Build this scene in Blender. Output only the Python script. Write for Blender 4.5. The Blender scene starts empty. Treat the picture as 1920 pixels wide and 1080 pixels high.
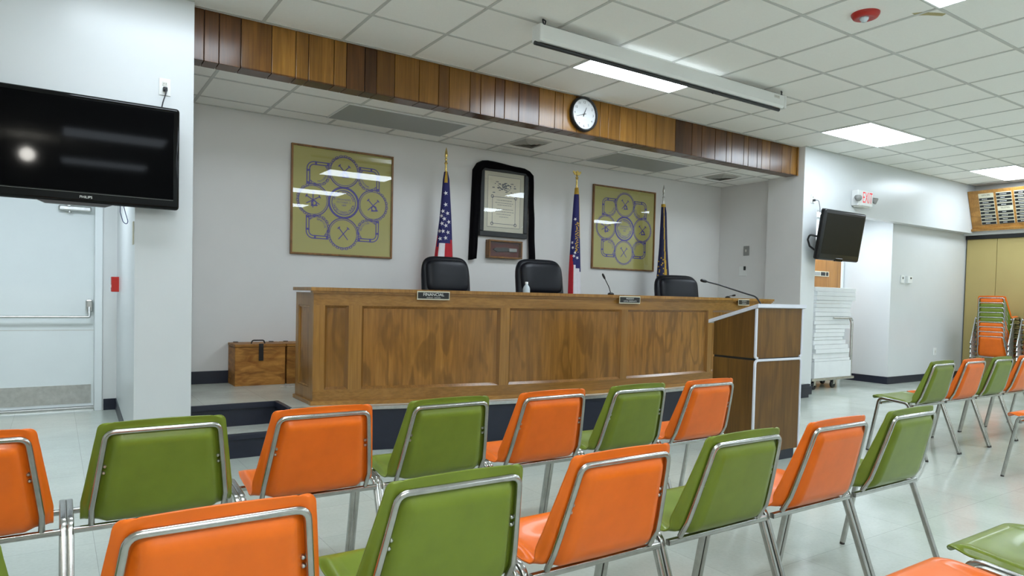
import bpy, bmesh, math, random
from mathutils import Vector, Matrix
PI = math.pi
random.seed(7)
sc = bpy.context.scene
col = sc.collection

# ------------------------------------------------------------------ camera
def rot_rows(yaw, pitch, roll):
    cy, sy, cp, sp = math.cos(yaw), math.sin(yaw), math.cos(pitch), math.sin(pitch)
    fw = Vector((sy*cp, cy*cp, sp)); rt = Vector((cy, -sy, 0)); up = rt.cross(fw)
    c, s = math.cos(roll), math.sin(roll)
    return c*rt + s*up, -s*rt + c*up, fw
CAM_F, CAM_YAW, CAM_PITCH, CAM_ROLL, CAM_CY, EYE = 1284.68, 0.589210, -0.029802, 0.0232954, 52.70, 1.21
rt, up, fw = rot_rows(CAM_YAW, CAM_PITCH, CAM_ROLL)
cd = bpy.data.cameras.new('camera'); cam = bpy.data.objects.new('camera', cd); col.objects.link(cam)
cd.sensor_width = 36.0; cd.lens = CAM_F*36/1920; cd.shift_y = CAM_CY/1920; cd.clip_start = 0.05; cd.clip_end = 100
cam.matrix_world = Matrix(((rt.x, up.x, -fw.x, 0), (rt.y, up.y, -fw.y, 0), (rt.z, up.z, -fw.z, EYE), (0, 0, 0, 1)))
sc.camera = cam

# ------------------------------------------------------------------ light and exposure
wd = bpy.data.worlds.new('world'); sc.world = wd; wd.use_nodes = True
wd.node_tree.nodes['Background'].inputs[0].default_value = (0.75, 0.85, 1.0, 1)
wd.node_tree.nodes['Background'].inputs[1].default_value = 0.0
sc.view_settings.view_transform = 'Standard'; sc.view_settings.look = 'None'
sc.view_settings.exposure = -0.02; sc.view_settings.gamma = 1.0; sc.view_settings.use_curve_mapping = False
LIGHT_STRENGTH = 16.0           # fluorescent diffusers (their meshes emit, built with the fixtures)
LIGHT_COLOR = (0.85, 0.965, 1.08)

# ------------------------------------------------------------------ materials
def s2l(c):
    return tuple(((v/255)/12.92 if v/255 <= .04045 else ((v/255+.055)/1.055)**2.4) for v in c)
def nmat(name):
    m = bpy.data.materials.new(name); m.use_nodes = True
    nt = m.node_tree; return m, nt, nt.nodes['Principled BSDF']
def ramp(nt, stops):
    r = nt.nodes.new('ShaderNodeValToRGB'); e = r.color_ramp.elements
    while len(e) < len(stops): e.new(0.5)
    for k, (p, c) in enumerate(stops):
        e[k].position = p; e[k].color = (*c, 1)
    return r
def coords(nt, scale=(1, 1, 1), rot=(0, 0, 0), kind='Object'):
    tc = nt.nodes.new('ShaderNodeTexCoord'); mp = nt.nodes.new('ShaderNodeMapping')
    mp.inputs['Scale'].default_value = scale; mp.inputs['Rotation'].default_value = rot
    nt.links.new(tc.outputs[kind], mp.inputs[0]); return mp
def noise(nt, vec, scale, detail=4, rough=.55, dist=0):
    n = nt.nodes.new('ShaderNodeTexNoise'); n.inputs['Scale'].default_value = scale
    n.inputs['Detail'].default_value = detail; n.inputs['Roughness'].default_value = rough
    n.inputs['Distortion'].default_value = dist
    nt.links.new(vec.outputs[0], n.inputs['Vector']); return n
def mixc(nt, a, b, fac, mode='MIX'):
    m = nt.nodes.new('ShaderNodeMix'); m.data_type = 'RGBA'; m.blend_type = mode
    for k, v in ((0, fac), (6, a), (7, b)):
        if hasattr(v, 'is_linked') or hasattr(v, 'links'): nt.links.new(v, m.inputs[k])
        else: m.inputs[k].default_value = v if k == 0 else (*v, 1)
    return m.outputs[2]
def bump(nt, p, h, strength=.2, dist=.002):
    b = nt.nodes.new('ShaderNodeBump'); b.inputs['Strength'].default_value = strength
    b.inputs['Distance'].default_value = dist
    nt.links.new(h, b.inputs['Height']); nt.links.new(b.outputs[0], p.inputs['Normal'])
def plain(name, c, rough=.5, metal=0, var=.06, scale=6, spec=.5, coat=0, lin=False, bmp=0):
    m, nt, p = nmat(name); c = c if lin else s2l(c)
    n = noise(nt, coords(nt), scale, 5)
    lo = tuple(v*(1-var) for v in c); hi = tuple(min(1, v*(1+var)) for v in c)
    r = ramp(nt, [(.3, lo), (.7, hi)]); nt.links.new(n.outputs[0], r.inputs[0])
    nt.links.new(r.outputs[0], p.inputs['Base Color'])
    p.inputs['Roughness'].default_value = rough; p.inputs['Metallic'].default_value = metal
    p.inputs['Specular IOR Level'].default_value = spec; p.inputs['Coat Weight'].default_value = coat
    p.inputs['Coat Roughness'].default_value = .06
    if bmp:
        n2 = noise(nt, coords(nt), scale*12, 3); bump(nt, p, n2.outputs[0], bmp)
    return m
def wood(name, dark, light, grain=(7, 7, .55), fine=90, rough=.33, spec=.5, wav=2.2, coat=.0, contrast=1.0, horiz=False):
    m, nt, p = nmat(name); dark, light = s2l(dark), s2l(light)
    oi = nt.nodes.new('ShaderNodeObjectInfo'); tc = nt.nodes.new('ShaderNodeTexCoord'); sh = nt.nodes.new('ShaderNodeVectorMath'); sh.operation = 'MULTIPLY_ADD'
    sh.inputs[0].default_value = (37, 23, 11); nt.links.new(oi.outputs['Random'], sh.inputs[1]); nt.links.new(tc.outputs['Object'], sh.inputs[2])
    def coords(nt, sc_):
        m_ = nt.nodes.new('ShaderNodeMapping'); m_.inputs['Scale'].default_value = sc_; nt.links.new(sh.outputs[0], m_.inputs[0]); return m_
    mp = coords(nt, grain)
    n1 = noise(nt, mp, 1.0, 5, .6, 1.2)
    n0 = noise(nt, coords(nt, (1.1, 1.1, .35)), 1.0, 2)
    # cathedral figure: rings of a distorted field, stretched along the grain
    fld = noise(nt, coords(nt, (grain[0]*.45, grain[1]*.45, grain[2]*.9)), 1.0, 2, .45, .35)
    ml = nt.nodes.new('ShaderNodeMath'); ml.operation = 'MULTIPLY'; ml.inputs[1].default_value = 13*wav
    sn = nt.nodes.new('ShaderNodeMath'); sn.operation = 'SINE'
    nt.links.new(fld.outputs[0], ml.inputs[0]); nt.links.new(ml.outputs[0], sn.inputs[0])
    n2 = noise(nt, coords(nt, (2.5, fine, fine) if horiz else (fine, fine, 2.5)), 1.0, 3)
    tone = ramp(nt, [(0, (.9, .9, .9)), (1, (1.1, 1.1, 1.1))]); nt.links.new(oi.outputs['Random'], tone.inputs[0])
    r1 = ramp(nt, [(.25, dark), (.72, light)]); nt.links.new(n1.outputs[0], r1.inputs[0])
    mid = tuple(d*.55 for d in dark)
    r0 = ramp(nt, [(.3, (.86, .86, .86)), (.7, (1.08, 1.08, 1.08))]); nt.links.new(n0.outputs[0], r0.inputs[0])
    c1 = mixc(nt, mixc(nt, r1.outputs[0], r0.outputs[0], 1.0, 'MULTIPLY'), tone.outputs[0], 1.0, 'MULTIPLY')
    rw = ramp(nt, [(.35, (0.0,)*3), (.95, (0.42*contrast,)*3)]); nt.links.new(sn.outputs[0], rw.inputs[0])
    c2 = mixc(nt, c1, mid, rw.outputs[0])
    rf = ramp(nt, [(.40, (.32,)*3), (.58, (0.0,)*3)]); nt.links.new(n2.outputs[0], rf.inputs[0])
    c3 = mixc(nt, c2, mid, rf.outputs[0])
    nt.links.new(c3, p.inputs['Base Color'])
    p.inputs['Roughness'].default_value = rough; p.inputs['Specular IOR Level'].default_value = spec
    p.inputs['Coat Weight'].default_value = coat; p.inputs['Coat Roughness'].default_value = .15
    return m
def chrome(name, c, rough=.15):
    m, nt, p = nmat(name)
    n = noise(nt, coords(nt), 25, 4); r = ramp(nt, [(.3, tuple(v*.8 for v in c)), (.7, c)])
    nt.links.new(n.outputs[0], r.inputs[0]); nt.links.new(r.outputs[0], p.inputs['Base Color'])
    p.inputs['Metallic'].default_value = 1; p.inputs['Roughness'].default_value = rough
    return m
def emit(name, c, s):
    m, nt, p = nmat(name)
    p.inputs['Base Color'].default_value = (.8, .8, .8, 1)
    p.inputs['Emission Color'].default_value = (*c, 1); p.inputs['Emission Strength'].default_value = s
    return m
def pane(name, ior=1.5, tint=(1, 1, 1)):
    m = bpy.data.materials.new(name); m.use_nodes = True; nt = m.node_tree; nt.nodes.clear()
    o = nt.nodes.new('ShaderNodeOutputMaterial'); mx = nt.nodes.new('ShaderNodeMixShader')
    t = nt.nodes.new('ShaderNodeBsdfTransparent'); g = nt.nodes.new('ShaderNodeBsdfGlossy')
    lw = nt.nodes.new('ShaderNodeLayerWeight'); lw.inputs['Blend'].default_value = .5
    pw = nt.nodes.new('ShaderNodeMath'); pw.operation = 'POWER'; pw.inputs[1].default_value = 5; nt.links.new(lw.outputs['Facing'], pw.inputs[0])
    f = nt.nodes.new('ShaderNodeMath'); f.operation = 'MULTIPLY_ADD'; f.inputs[1].default_value = .5; f.inputs[2].default_value = .03; nt.links.new(pw.outputs[0], f.inputs[0])
    t.inputs[0].default_value = (*tint, 1); g.inputs['Roughness'].default_value = .012
    nt.links.new(f.outputs[0], mx.inputs[0]); nt.links.new(t.outputs[0], mx.inputs[1])
    nt.links.new(g.outputs[0], mx.inputs[2]); nt.links.new(mx.outputs[0], o.inputs[0])
    return m
def floor_mat(name, c1, c2, rough=.13, tile=.4636, ox=0., oy=0.):
    m, nt, p = nmat(name)
    mp = coords(nt); mp.inputs['Location'].default_value = (-ox, -oy, 0)
    br = nt.nodes.new('ShaderNodeTexBrick'); br.offset = 0; br.squash = 1
    br.inputs['Scale'].default_value = 1; br.inputs['Mortar Size'].default_value = .0012
    br.inputs['Mortar Smooth'].default_value = .3; br.inputs['Brick Width'].default_value = tile
    br.inputs['Row Height'].default_value = tile; br.inputs['Bias'].default_value = 0
    a, b = s2l(c1), s2l(c2)
    br.inputs['Color1'].default_value = (*a, 1); br.inputs['Color2'].default_value = (*b, 1)
    br.inputs['Mortar'].default_value = (*(v*.62 for v in a), 1)
    nt.links.new(mp.outputs[0], br.inputs['Vector'])
    n = noise(nt, coords(nt), 1.6, 6, .65); r = ramp(nt, [(.35, (.86, .87, .86)), (.7, (1, 1, 1))])
    nt.links.new(n.outputs[0], r.inputs[0])
    c = mixc(nt, br.outputs[0], r.outputs[0], 1.0, 'MULTIPLY')
    n3 = noise(nt, coords(nt), 60, 3); r3 = ramp(nt, [(.3, (.94, .94, .93)), (.6, (1, 1, 1))])
    nt.links.new(n3.outputs[0], r3.inputs[0])
    nt.links.new(mixc(nt, c, r3.outputs[0], 1.0, 'MULTIPLY'), p.inputs['Base Color'])
    n2 = noise(nt, coords(nt), 2.5, 4); rr = ramp(nt, [(.3, (rough*.7,)*3), (.75, (rough*1.5,)*3)])
    nt.links.new(n2.outputs[0], rr.inputs[0]); nt.links.new(rr.outputs[0], p.inputs['Roughness'])
    bump(nt, p, n2.outputs[0], .03, .01)
    return m

M = {}
M['wall'] = plain('wall_paint', (220, 222, 219), .42, var=.02, scale=2, bmp=.03)
M['wall_gloss'] = plain('wall_gloss_paint', (210, 213, 213), .28, var=.02, scale=2, bmp=.02)
M['wall_dim'] = plain('wall_beige_paint', (219, 217, 214), .5, var=.02, scale=2, bmp=.03)
M['door_paint'] = plain('door_paint', (234, 239, 238), .35, var=.015, scale=3)
M['floor'] = floor_mat('vinyl_tile', (200, 206, 197), (194, 201, 192), ox=4.333, oy=1.877)
M['floor_platform'] = floor_mat('platform_vinyl_tile', (212, 214, 204), (206, 208, 198), rough=.2)
M['navy'] = plain('navy_rubber', (25, 30, 46), .4, var=.12, scale=20, bmp=.1)
M['tile'] = plain('ceiling_tile', (247, 246, 240), .9, var=.015, scale=90, spec=.1, bmp=.15)
M['tile_dim'] = plain('ceiling_tile_stained', (206, 205, 190), .9, var=.05, scale=12, spec=.1)
M['tbar'] = plain('tbar_metal', (200, 200, 194), .5, var=.03)
M['plank'] = [wood('plank_%d' % k, d, l, (9, 9, .8), 120, .24, .5, 1.1, 0, .5) for k, (d, l) in enumerate(
    [((96, 62, 24), (140, 94, 38)), ((118, 78, 28), (162, 114, 46)), ((78, 48, 22), (116, 74, 34)), ((134, 90, 32), (174, 124, 52)), ((62, 38, 18), (98, 60, 28))])]
M['plank_gap'] = plain('plank_groove', (36, 24, 16), .7)
M['oak'] = wood('oak_rail', (136, 94, 42), (172, 124, 60), (5, 5, .5), 90, .26, .5, 1.0, 0, .5)
M['oak_h'] = wood('oak_rail_grain', (136, 94, 42), (172, 124, 60), (.5, 5, 5), 90, .26, .5, 1.0, 0, .5, True)
M['oak_dark'] = wood('oak_moulding', (120, 80, 34), (156, 108, 50), (5, 5, .5), 90, .26, .5, 1.0, 0, .5)
M['oak_panel'] = wood('oak_panel', (126, 84, 34), (162, 112, 48), (13.0, 13.0, 1.9), 45, .26, .5, 1.7, 0, 1.15)
M['lectern_wood'] = wood('lectern_laminate', (92, 62, 22), (128, 90, 36), (8, 8, .8), 100, .35, .4, 2.6, 0, 1.0)
M['laminate'] = plain('white_laminate', (214, 216, 224), .35, var=.02)
M['orange'] = plain('orange_fiberglass', (0.80, 0.155, 0.010), .34, var=.07, scale=9, coat=.10, spec=.28, lin=True)
M['green'] = plain('green_fiberglass', (0.160, 0.215, 0.022), .34, var=.09, scale=9, coat=.10, spec=.28, lin=True)
M['chrome'] = chrome('worn_chrome', (.50, .495, .47), .22)
M['steel'] = chrome('brushed_steel', (.62, .62, .6), .33)
M['brass'] = chrome('gold_brass', (.85, .62, .2), .2)
M['glide'] = plain('glide_rubber', (52, 48, 44), .6)
M['black'] = plain('black_plastic', (18, 18, 20), .35, var=.05)
M['blackgloss'] = plain('black_gloss', (8, 8, 9), .1, var=.02, spec=.25)
M['tvscreen'] = plain('tv_screen', (7, 7, 8), .05, var=.02, spec=.035)
M['screen2'] = plain('matte_screen', (22, 22, 20), .4, var=.02, spec=.2)
M['leather'] = plain('black_leather', (11, 13, 21), .38, var=.1, scale=30, bmp=.12, spec=.28)
M['velvet'] = plain('black_cloth', (10, 9, 12), .95, var=.2, scale=30, spec=.1)
M['white'] = plain('white_plastic', (228, 229, 226), .4, var=.01)
M['offwhite'] = plain('offwhite_plastic', (205, 203, 194), .4, var=.02)
M['grey'] = plain('grey_plastic', (140, 140, 136), .45, var=.03)
M['louver'] = plain('louver_metal', (168, 166, 158), .45, var=.03)
M['red'] = plain('red_plastic', (176, 36, 26), .35, var=.04)
M['olive'] = plain('olive_poster_paper', (172, 164, 92), .55, var=.02, scale=3)
M['ink'] = plain('purple_ink', (74, 64, 142), .55, var=.1, scale=40)
M['frame'] = wood('picture_frame_wood', (110, 70, 26), (150, 104, 46), (14, 14, 3), 90, .35)
M['paper'] = plain('aged_paper', (214, 208, 188), .7, var=.03)
M['mat'] = plain('grey_mat_board', (196, 192, 174), .8, var=.02)
M['printink'] = plain('grey_print', (92, 96, 108), .7, var=.1)
M['maroon'] = plain('maroon_velvet', (88, 34, 28), .8, var=.1)
M['glass'] = pane('picture_glass')
M['flagblue'] = plain('flag_blue_cloth', (28, 28, 92), .75, var=.12, scale=30)
M['flagnavy'] = plain('flag_navy_cloth', (22, 26, 66), .75, var=.15, scale=30)
M['flagred'] = plain('flag_red_cloth', (178, 24, 40), .75, var=.1, scale=30)
M['flagwhite'] = plain('flag_white_cloth', (222, 218, 222), .75, var=.04, scale=30)
M['gold'] = plain('gold_fringe', (190, 150, 40), .6, var=.2, scale=60)
M['box'] = wood('rough_plywood', (138, 84, 32), (196, 140, 68), (6, 6, 15), 30, .5, .3, 1.6, 0, 1.2, True)
M['iron'] = plain('dark_iron', (52, 50, 50), .5, metal=.6)
M['tan'] = plain('tan_partition', (176, 158, 100), .5, var=.03, scale=2)
M['door_wood'] = wood('brown_door', (158, 104, 44), (186, 132, 66), (5, 5, .6), 80, .4)
M['board'] = wood('honour_board_wood', (150, 104, 44), (182, 134, 66), (6, 3, 6), 60, .4)
M['cream'] = plain('cream_plate', (206, 200, 176), .5, var=.02)
M['plate'] = plain('black_plate', (24, 26, 26), .4, var=.02)
M['lettering'] = plain('white_lettering', (226, 226, 220), .5, var=.01)
M['redlight'] = emit('exit_letters', (1.0, .035, .05), .62)
M['redlight'].node_tree.nodes['Principled BSDF'].inputs['Base Color'].default_value = (.35, .01, .015, 1)
M['clockface'] = plain('clock_face', (236, 238, 240), .3, var=.01)
M['tube'] = emit('diffuser_lit', LIGHT_COLOR, LIGHT_STRENGTH)
M['tube_dim'] = emit('diffuser_lit_dimmed', LIGHT_COLOR, LIGHT_STRENGTH*.68)  # panel turned down so the wall around the left television renders less bright
M['diff_off'] = plain('diffuser_off', (150, 154, 150), .35, var=.04, scale=120)
M['globe'] = emit('added_globe_lit', (1, .97, .9), 300.0)  # glow of the added globe, set for its reflection in the television
M['carton'] = plain('white_carton', (226, 228, 228), .6, var=.03, scale=5)
M['cable'] = plain('dark_cable', (40, 40, 46), .5)
M['bluecable'] = plain('blue_cable', (44, 52, 104), .5)
M['fob'] = plain('clear_plastic', (190, 200, 205), .1)
M['stain'] = plain('water_stain', (186, 174, 132), .9, var=.1, scale=30, spec=.1)

# ------------------------------------------------------------------ mesh builder
def V(*a): return Vector(a if len(a) > 1 else a[0])
class MB:
    def __init__(s): s.v = []; s.f = []; s.m = []; s.s = []
    def add(s, vs, fs, mi=0, sm=False):
        b = len(s.v); s.v += [Vector(p) for p in vs]
        for f in fs: s.f.append([b+i for i in f]); s.m.append(mi); s.s.append(sm)
        return s
    def bm(s, bm, mi=0, sm=False, mat=None):
        bm.verts.index_update(); vs = [(mat @ v.co if mat else v.co.copy()) for v in bm.verts]
        s.add(vs, [[v.index for v in f.verts] for f in bm.faces], mi, sm); bm.free(); return s
    def box(s, lo, hi, bev=0, mi=0, mat=None, seg=2):
        lo, hi = Vector(lo), Vector(hi); b = bmesh.new(); bmesh.ops.create_cube(b, size=1)
        c, d = (lo+hi)/2, hi-lo
        for v in b.verts: v.co = Vector((v.co.x*d.x, v.co.y*d.y, v.co.z*d.z)) + c
        if bev: bmesh.ops.bevel(b, geom=b.edges[:], offset=min(bev, min(abs(x) for x in d)*.45), segments=seg, affect='EDGES', profile=.5)
        return s.bm(b, mi, False, mat)
    def cyl(s, p, q, r, r2=None, n=20, mi=0, cap=True, sm=True):
        return s.tube([p, q], r, n, mi, cap, radii=[r, r if r2 is None else r2], sm=sm)
    def tube(s, pts, r, n=12, mi=0, cap=True, radii=None, shape=None, sm=True, closed=False, upv=None):
        pts = [Vector(p) for p in pts]; N = len(pts); prof = shape or [(math.cos(2*PI*k/n), math.sin(2*PI*k/n)) for k in range(n)]
        n = len(prof); tang = []
        for i in range(N):
            a = pts[i-1] if (i > 0 or closed) else pts[i]; b = pts[(i+1) % N] if (i < N-1 or closed) else pts[i]
            tang.append((b-a).normalized())
        u = Vector(upv) if upv else (Vector((0, 0, 1)) if abs(tang[0].z) < .9 else Vector((1, 0, 0)))
        vs = []
        for i in range(N):
            t = tang[i]; u = (u - t*u.dot(t)); u.normalize(); w = t.cross(u)
            rr = radii[i] if radii else r
            sc_ = 1.0
            for (a, b) in prof: vs.append(pts[i] + (u*a + w*b)*rr)
        fs = []
        for i in range(N if closed else N-1):
            j = (i+1) % N
            for k in range(n): fs.append([i*n+k, i*n+(k+1) % n, j*n+(k+1) % n, j*n+k])
        s.add(vs, fs, mi, sm)
        if cap and not closed:
            s.add(vs[:n], [list(range(n))[::-1]], mi, False); s.add(vs[-n:], [list(range(n))], mi, False)
        return s
    def lathe(s, prof, c=(0, 0, 0), n=24, mi=0, mat=None, sm=True):
        c = Vector(c); vs = []; fs = []
        for (r, z) in prof:
            for k in range(n):
                p = Vector((r*math.cos(2*PI*k/n), r*math.sin(2*PI*k/n), z)); vs.append((mat @ p if mat else p) + c)
        for i in range(len(prof)-1):
            for k in range(n): fs.append([i*n+k, i*n+(k+1) % n, (i+1)*n+(k+1) % n, (i+1)*n+k])
        return s.add(vs, fs, mi, sm)
    def prism(s, poly, vec, mi=0, cap=True, sm=False):
        poly = [Vector(p) for p in poly]; vec = Vector(vec); n = len(poly)
        vs = poly + [p+vec for p in poly]
        fs = [[k, (k+1) % n, n+(k+1) % n, n+k] for k in range(n)]
        s.add(vs, fs, mi, sm)
        if cap: s.add(vs[:n], [list(range(n))[::-1]], mi); s.add(vs[n:], [list(range(n))], mi)
        return s
    def grid(s, P, nu, nv, mi=0, sm=True, mfun=None):
        b = len(s.v); s.v += [Vector(P(i, j)) for j in range(nv+1) for i in range(nu+1)]
        for j in range(nv):
            for i in range(nu):
                a = b+j*(nu+1)+i; s.f.append([a, a+1, a+nu+2, a+nu+1]); s.s.append(sm)
                s.m.append(mfun(i, j) if mfun else mi)
        return s
    def build(s, name, mats, parent=None, loc=None, world=True):
        """ONE mesh object. Vertices are world positions unless world=False (then local to the parent)."""
        off = Vector((0, 0, 0)); q = parent
        if world:
            while q: off += q.location; q = q.parent
        if loc is not None: off += Vector(loc)
        me = bpy.data.meshes.new(name); me.from_pydata([tuple(p-off) for p in s.v] if world or loc is not None else [tuple(p) for p in s.v], [], s.f)
        for mm in (mats if isinstance(mats, (list, tuple)) else [mats]): me.materials.append(mm)
        me.polygons.foreach_set('material_index', s.m); me.polygons.foreach_set('use_smooth', s.s)
        b = bmesh.new(); b.from_mesh(me); bmesh.ops.recalc_face_normals(b, faces=b.faces); b.to_mesh(me); b.free()
        me.update(); o = bpy.data.objects.new(name, me); col.objects.link(o)
        if parent: o.parent = parent
        if loc is not None: o.location = loc
        return o
def thing(name, label, cat, loc=(0, 0, 0), rotz=0, group=None):
    o = bpy.data.objects.new(name, None); col.objects.link(o); o.location = loc; o.rotation_euler = (0, 0, rotz)
    o.empty_display_size = .1
    return tag(o, label, cat, group)
def tag(o, label, cat, group=None):
    o['label'] = label; o['category'] = cat
    if group: o['group'] = group
    return o
def struct(o, label=None):
    o['kind'] = 'structure'
    if label: o['label'] = label
    return o
def smooth_by_angle(o, deg=35):
    me = o.data; me.polygons.foreach_set('use_smooth', [True]*len(me.polygons))
    b = bmesh.new(); b.from_mesh(me)
    for e in b.edges:
        if len(e.link_faces) == 2: e.smooth = e.calc_face_angle(0) < math.radians(deg)
    b.to_mesh(me); b.free(); return o
def fillet(pts, rad, n=6):
    pts = [Vector(p) for p in pts]; out = [pts[0]]
    for i in range(1, len(pts)-1):
        r = rad[i-1] if isinstance(rad, (list, tuple)) else rad
        a, b, c = pts[i-1], pts[i], pts[i+1]; d1 = (a-b); d2 = (c-b)
        ang = d1.angle(d2); t = min(r/math.tan(ang/2), d1.length*.48, d2.length*.48)
        p, q = b+d1.normalized()*t, b+d2.normalized()*t
        for k in range(n+1):
            f = k/n; out.append(p*(1-f)**2 + b*2*f*(1-f) + q*f*f)
    out.append(pts[-1]); return out
def squircle(n=16, p=4, ax=1, ay=1):
    o = []
    for k in range(n):
        a = 2*PI*(k+.5)/n; c, s_ = math.cos(a), math.sin(a)
        o.append((ax*math.copysign(abs(c)**(2/p), c), ay*math.copysign(abs(s_)**(2/p), s_)))
    return o
_tc = {}
def text_geo(t):
    if t not in _tc:
        cu = bpy.data.curves.new('letters', 'FONT'); cu.body = t; cu.size = 1; cu.resolution_u = 3
        cu.align_x = 'CENTER'; cu.align_y = 'CENTER'
        o = bpy.data.objects.new('letters', cu); me = bpy.data.meshes.new_from_object(o)
        _tc[t] = ([v.co.copy() for v in me.vertices], [list(p.vertices) for p in me.polygons])
        bpy.data.objects.remove(o); bpy.data.meshes.remove(me); bpy.data.curves.remove(cu)
    return _tc[t]
def text(mb, t, size, c, xd=(1, 0, 0), yd=(0, 0, 1), mi=0, sx=1.0):
    vs, fs = text_geo(t); c, xd, yd = Vector(c), Vector(xd), Vector(yd)
    mb.add([c + xd*(v.x*size*sx) + yd*(v.y*size) for v in vs], fs, mi)
def arc_text(mb, t, size, c, r, a0, a1, inward=False, mi=0, xd=(1, 0, 0), yd=(0, 0, 1)):
    """letters from angle a0 to a1 (clockwise from the top, radians) round centre c in the plane of xd, yd"""
    n = len(t); xd, yd = Vector(xd), Vector(yd)
    for k, ch in enumerate(t):
        if ch == ' ': continue
        a = a0 + (a1-a0)*(k/(n-1)); rad = xd*math.sin(a) + yd*math.cos(a)
        tan = xd*math.cos(a) - yd*math.sin(a)
        text(mb, ch, size, Vector(c)+rad*r, tan*(-1 if inward else 1), rad*(-1 if inward else 1), mi)

# ================================================================== SETTING
H = 3.216; YF = 5.30; XL, XR = 0.81, 8.01; PZ = .345; AZ = 2.86; YB = 6.70
X0, Y0 = -3.2, -4.4; XE = 12.80
def wall(name, boxes, mat, polys=None, label=None):
    mb = MB()
    for lo, hi in boxes: mb.box(lo, hi)
    for poly, vec in (polys or []): mb.prism(poly, vec)
    return struct(mb.build(name, mat), label)
wall('floor', [((X0-.1, Y0-.1, -.1), (XE+.25, 8.3, 0))], M['floor'])
# ceiling: lay-in tiles and T-bars
cxl = [4.95-.6096*k for k in range(0, 14)] + [4.95+.6280*k for k in range(1, 13)]
cyl_ = [5.369-.6096*k for k in range(0, 17)]
wall('ceiling', [((X0-.1, Y0-.1, H), (XE+.1, 5.56, H+.1))], M['tile'])
mb = MB()
for x in sorted(cxl):
    if X0 < x < XE: mb.box((x-.012, Y0, H-.004), (x+.012, YF+.1, H+.001))
for y in cyl_:
    if y > Y0: mb.box((X0, y-.012, H-.0045), (XE, y+.012, H+.001))
mb.box((X0, YF-.02, H-.006), (XL, YF, H)); mb.box((XR, YF-.02, H-.006), (XE, YF, H)); mb.box((XE-.02, Y0, H-.006), (XE, YF, H))
struct(mb.build('trim_1', M['tbar']), 'grey metal grid between the ceiling tiles')
wall('ceiling_alcove', [((XL, 5.55, AZ), (8.12, YB+.05, AZ+.08))], M['tile'])
mb = MB()
for k in range(-1, 13):
    x = 1.02+.6096*k*1.0
    if XL < x < 8.1: mb.box((x-.012, 5.56, AZ-.004), (x+.012, YB, AZ+.001))
for y in (6.42, 5.81): mb.box((XL, y-.012, AZ-.0045), (8.1, y+.012, AZ+.001))
mb.box((XL, YB-.02, AZ-.006), (8.1, YB, AZ))
struct(mb.build('trim_2', M['tbar']), 'grey metal grid between the alcove ceiling tiles')
# left front wall with the bulkhead over the door recess
wall('wall_front_left', [((X0, YF, 2.12), (.452, 5.46, H))], M['wall_gloss'],
     [([(.452, YF, 0), (XL, YF, 0), (XL, YB+.1, 0), (XL, 7.80, 0), (.512, 7.80, 0), (.452, 5.46, 0)], (0, 0, H))])
wall('ceiling_recess', [((X0, 5.4, 2.45), (.5, 7.9, 2.55))], M['wall'])
wall('wall_recess_back', [((.386, 7.75, 0), (.52, 7.9, 2.5)), ((X0, 7.75, 0), (-.82, 7.9, 2.5)), ((-.82, 7.75, 2.16), (.40, 7.9, 2.5)), ((-.9, 8.06, 0), (.5, 8.12, 2.5))], M['wall'])
wall('wall_left', [((X0-.12, Y0, 0), (X0, 7.9, H))], M['wall'])
wall('wall_back', [((X0-.12, Y0-.12, 0), (XE+.1, Y0, H))], M['wall'])
wall('wall_alcove_back', [((XL-.1, YB, 0), (8.3, YB+.1, H))], M['wall_dim'])
wall('wall_alcove_right', [((8.10, 5.83, 0), (8.3, YB, H)), ((XR, YF, 0), (8.31, 5.83, H))], M['wall_dim'])
# right front wall: header, passage, recessed wall
wall('wall_front_right', [((8.02, YF-.002, 0), (8.312, YF+.04, H)), ((8.31, YF-.002, 2.428), (XE, 5.44, H)), ((10.5, 5.44, 0), (XE+.1, 5.52, 2.5))], M['wall_gloss'])
wall('wall_passage', [((8.2, 5.44, 0), (8.312, 6.35, 2.6)), ((10.5, 5.52, 0), (10.62, 6.35, 2.6)), ((8.2, 6.2, 0), (9.44, 6.35, 2.6)), ((10.44, 6.2, 0), (10.5, 6.35, 2.6)), ((9.44, 6.2, 2.16), (10.44, 6.35, 2.6)), ((9.3, 6.36, 0), (10.6, 6.42, 2.6))], M['wall_gloss'])
wall('ceiling_passage', [((8.2, 5.44, 2.52), (10.62, 6.4, 2.62))], M['wall'])
wall('wall_right', [((XE, Y0, 2.40), (XE+.14, YF+.14, H)), ((XE, Y0, 0), (XE+.14, 0.6, 2.41)), ((XE+.14, Y0, 0), (XE+.2, 5.5, H))], M['wall'])
# baseboards
def base(name, segs, h=.11, z=0):
    mb = MB()
    for lo, hi in segs: mb.box((*lo, z), (*hi, z+h), .003)
    return struct(mb.build(name, M['navy']))
base('baseboard_alcove', [((XL, YB-.012), (8.1, YB))], .115, PZ)
base('baseboard_alcove_right', [((8.088, 5.83), (8.1, YB-.012)), ((XR-.012, 5.3), (XR, 5.83))], .115, PZ)
base('baseboard_recess', [((.40, 7.738), (.514, 7.75))], .11)
mb = MB(); mb.prism([(.440, 5.30, 0), (.452, 5.30, 0), (.513, 7.74, 0), (.501, 7.74, 0)], (0, 0, .11)); struct(mb.build('baseboard_recess_side', M['navy']))
base('baseboard_front_right', [((8.03, YF-.014), (8.324, YF-.002)), ((8.312, YF), (8.324, 6.2))], .11)
base('baseboard_right', [((10.488, 5.428), (XE, 5.44)), ((10.488, 5.44), (10.5, 6.2))], .11)
base('baseboard_front_left', [((.452, YF-.012), (XL, YF))], .11)

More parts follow.
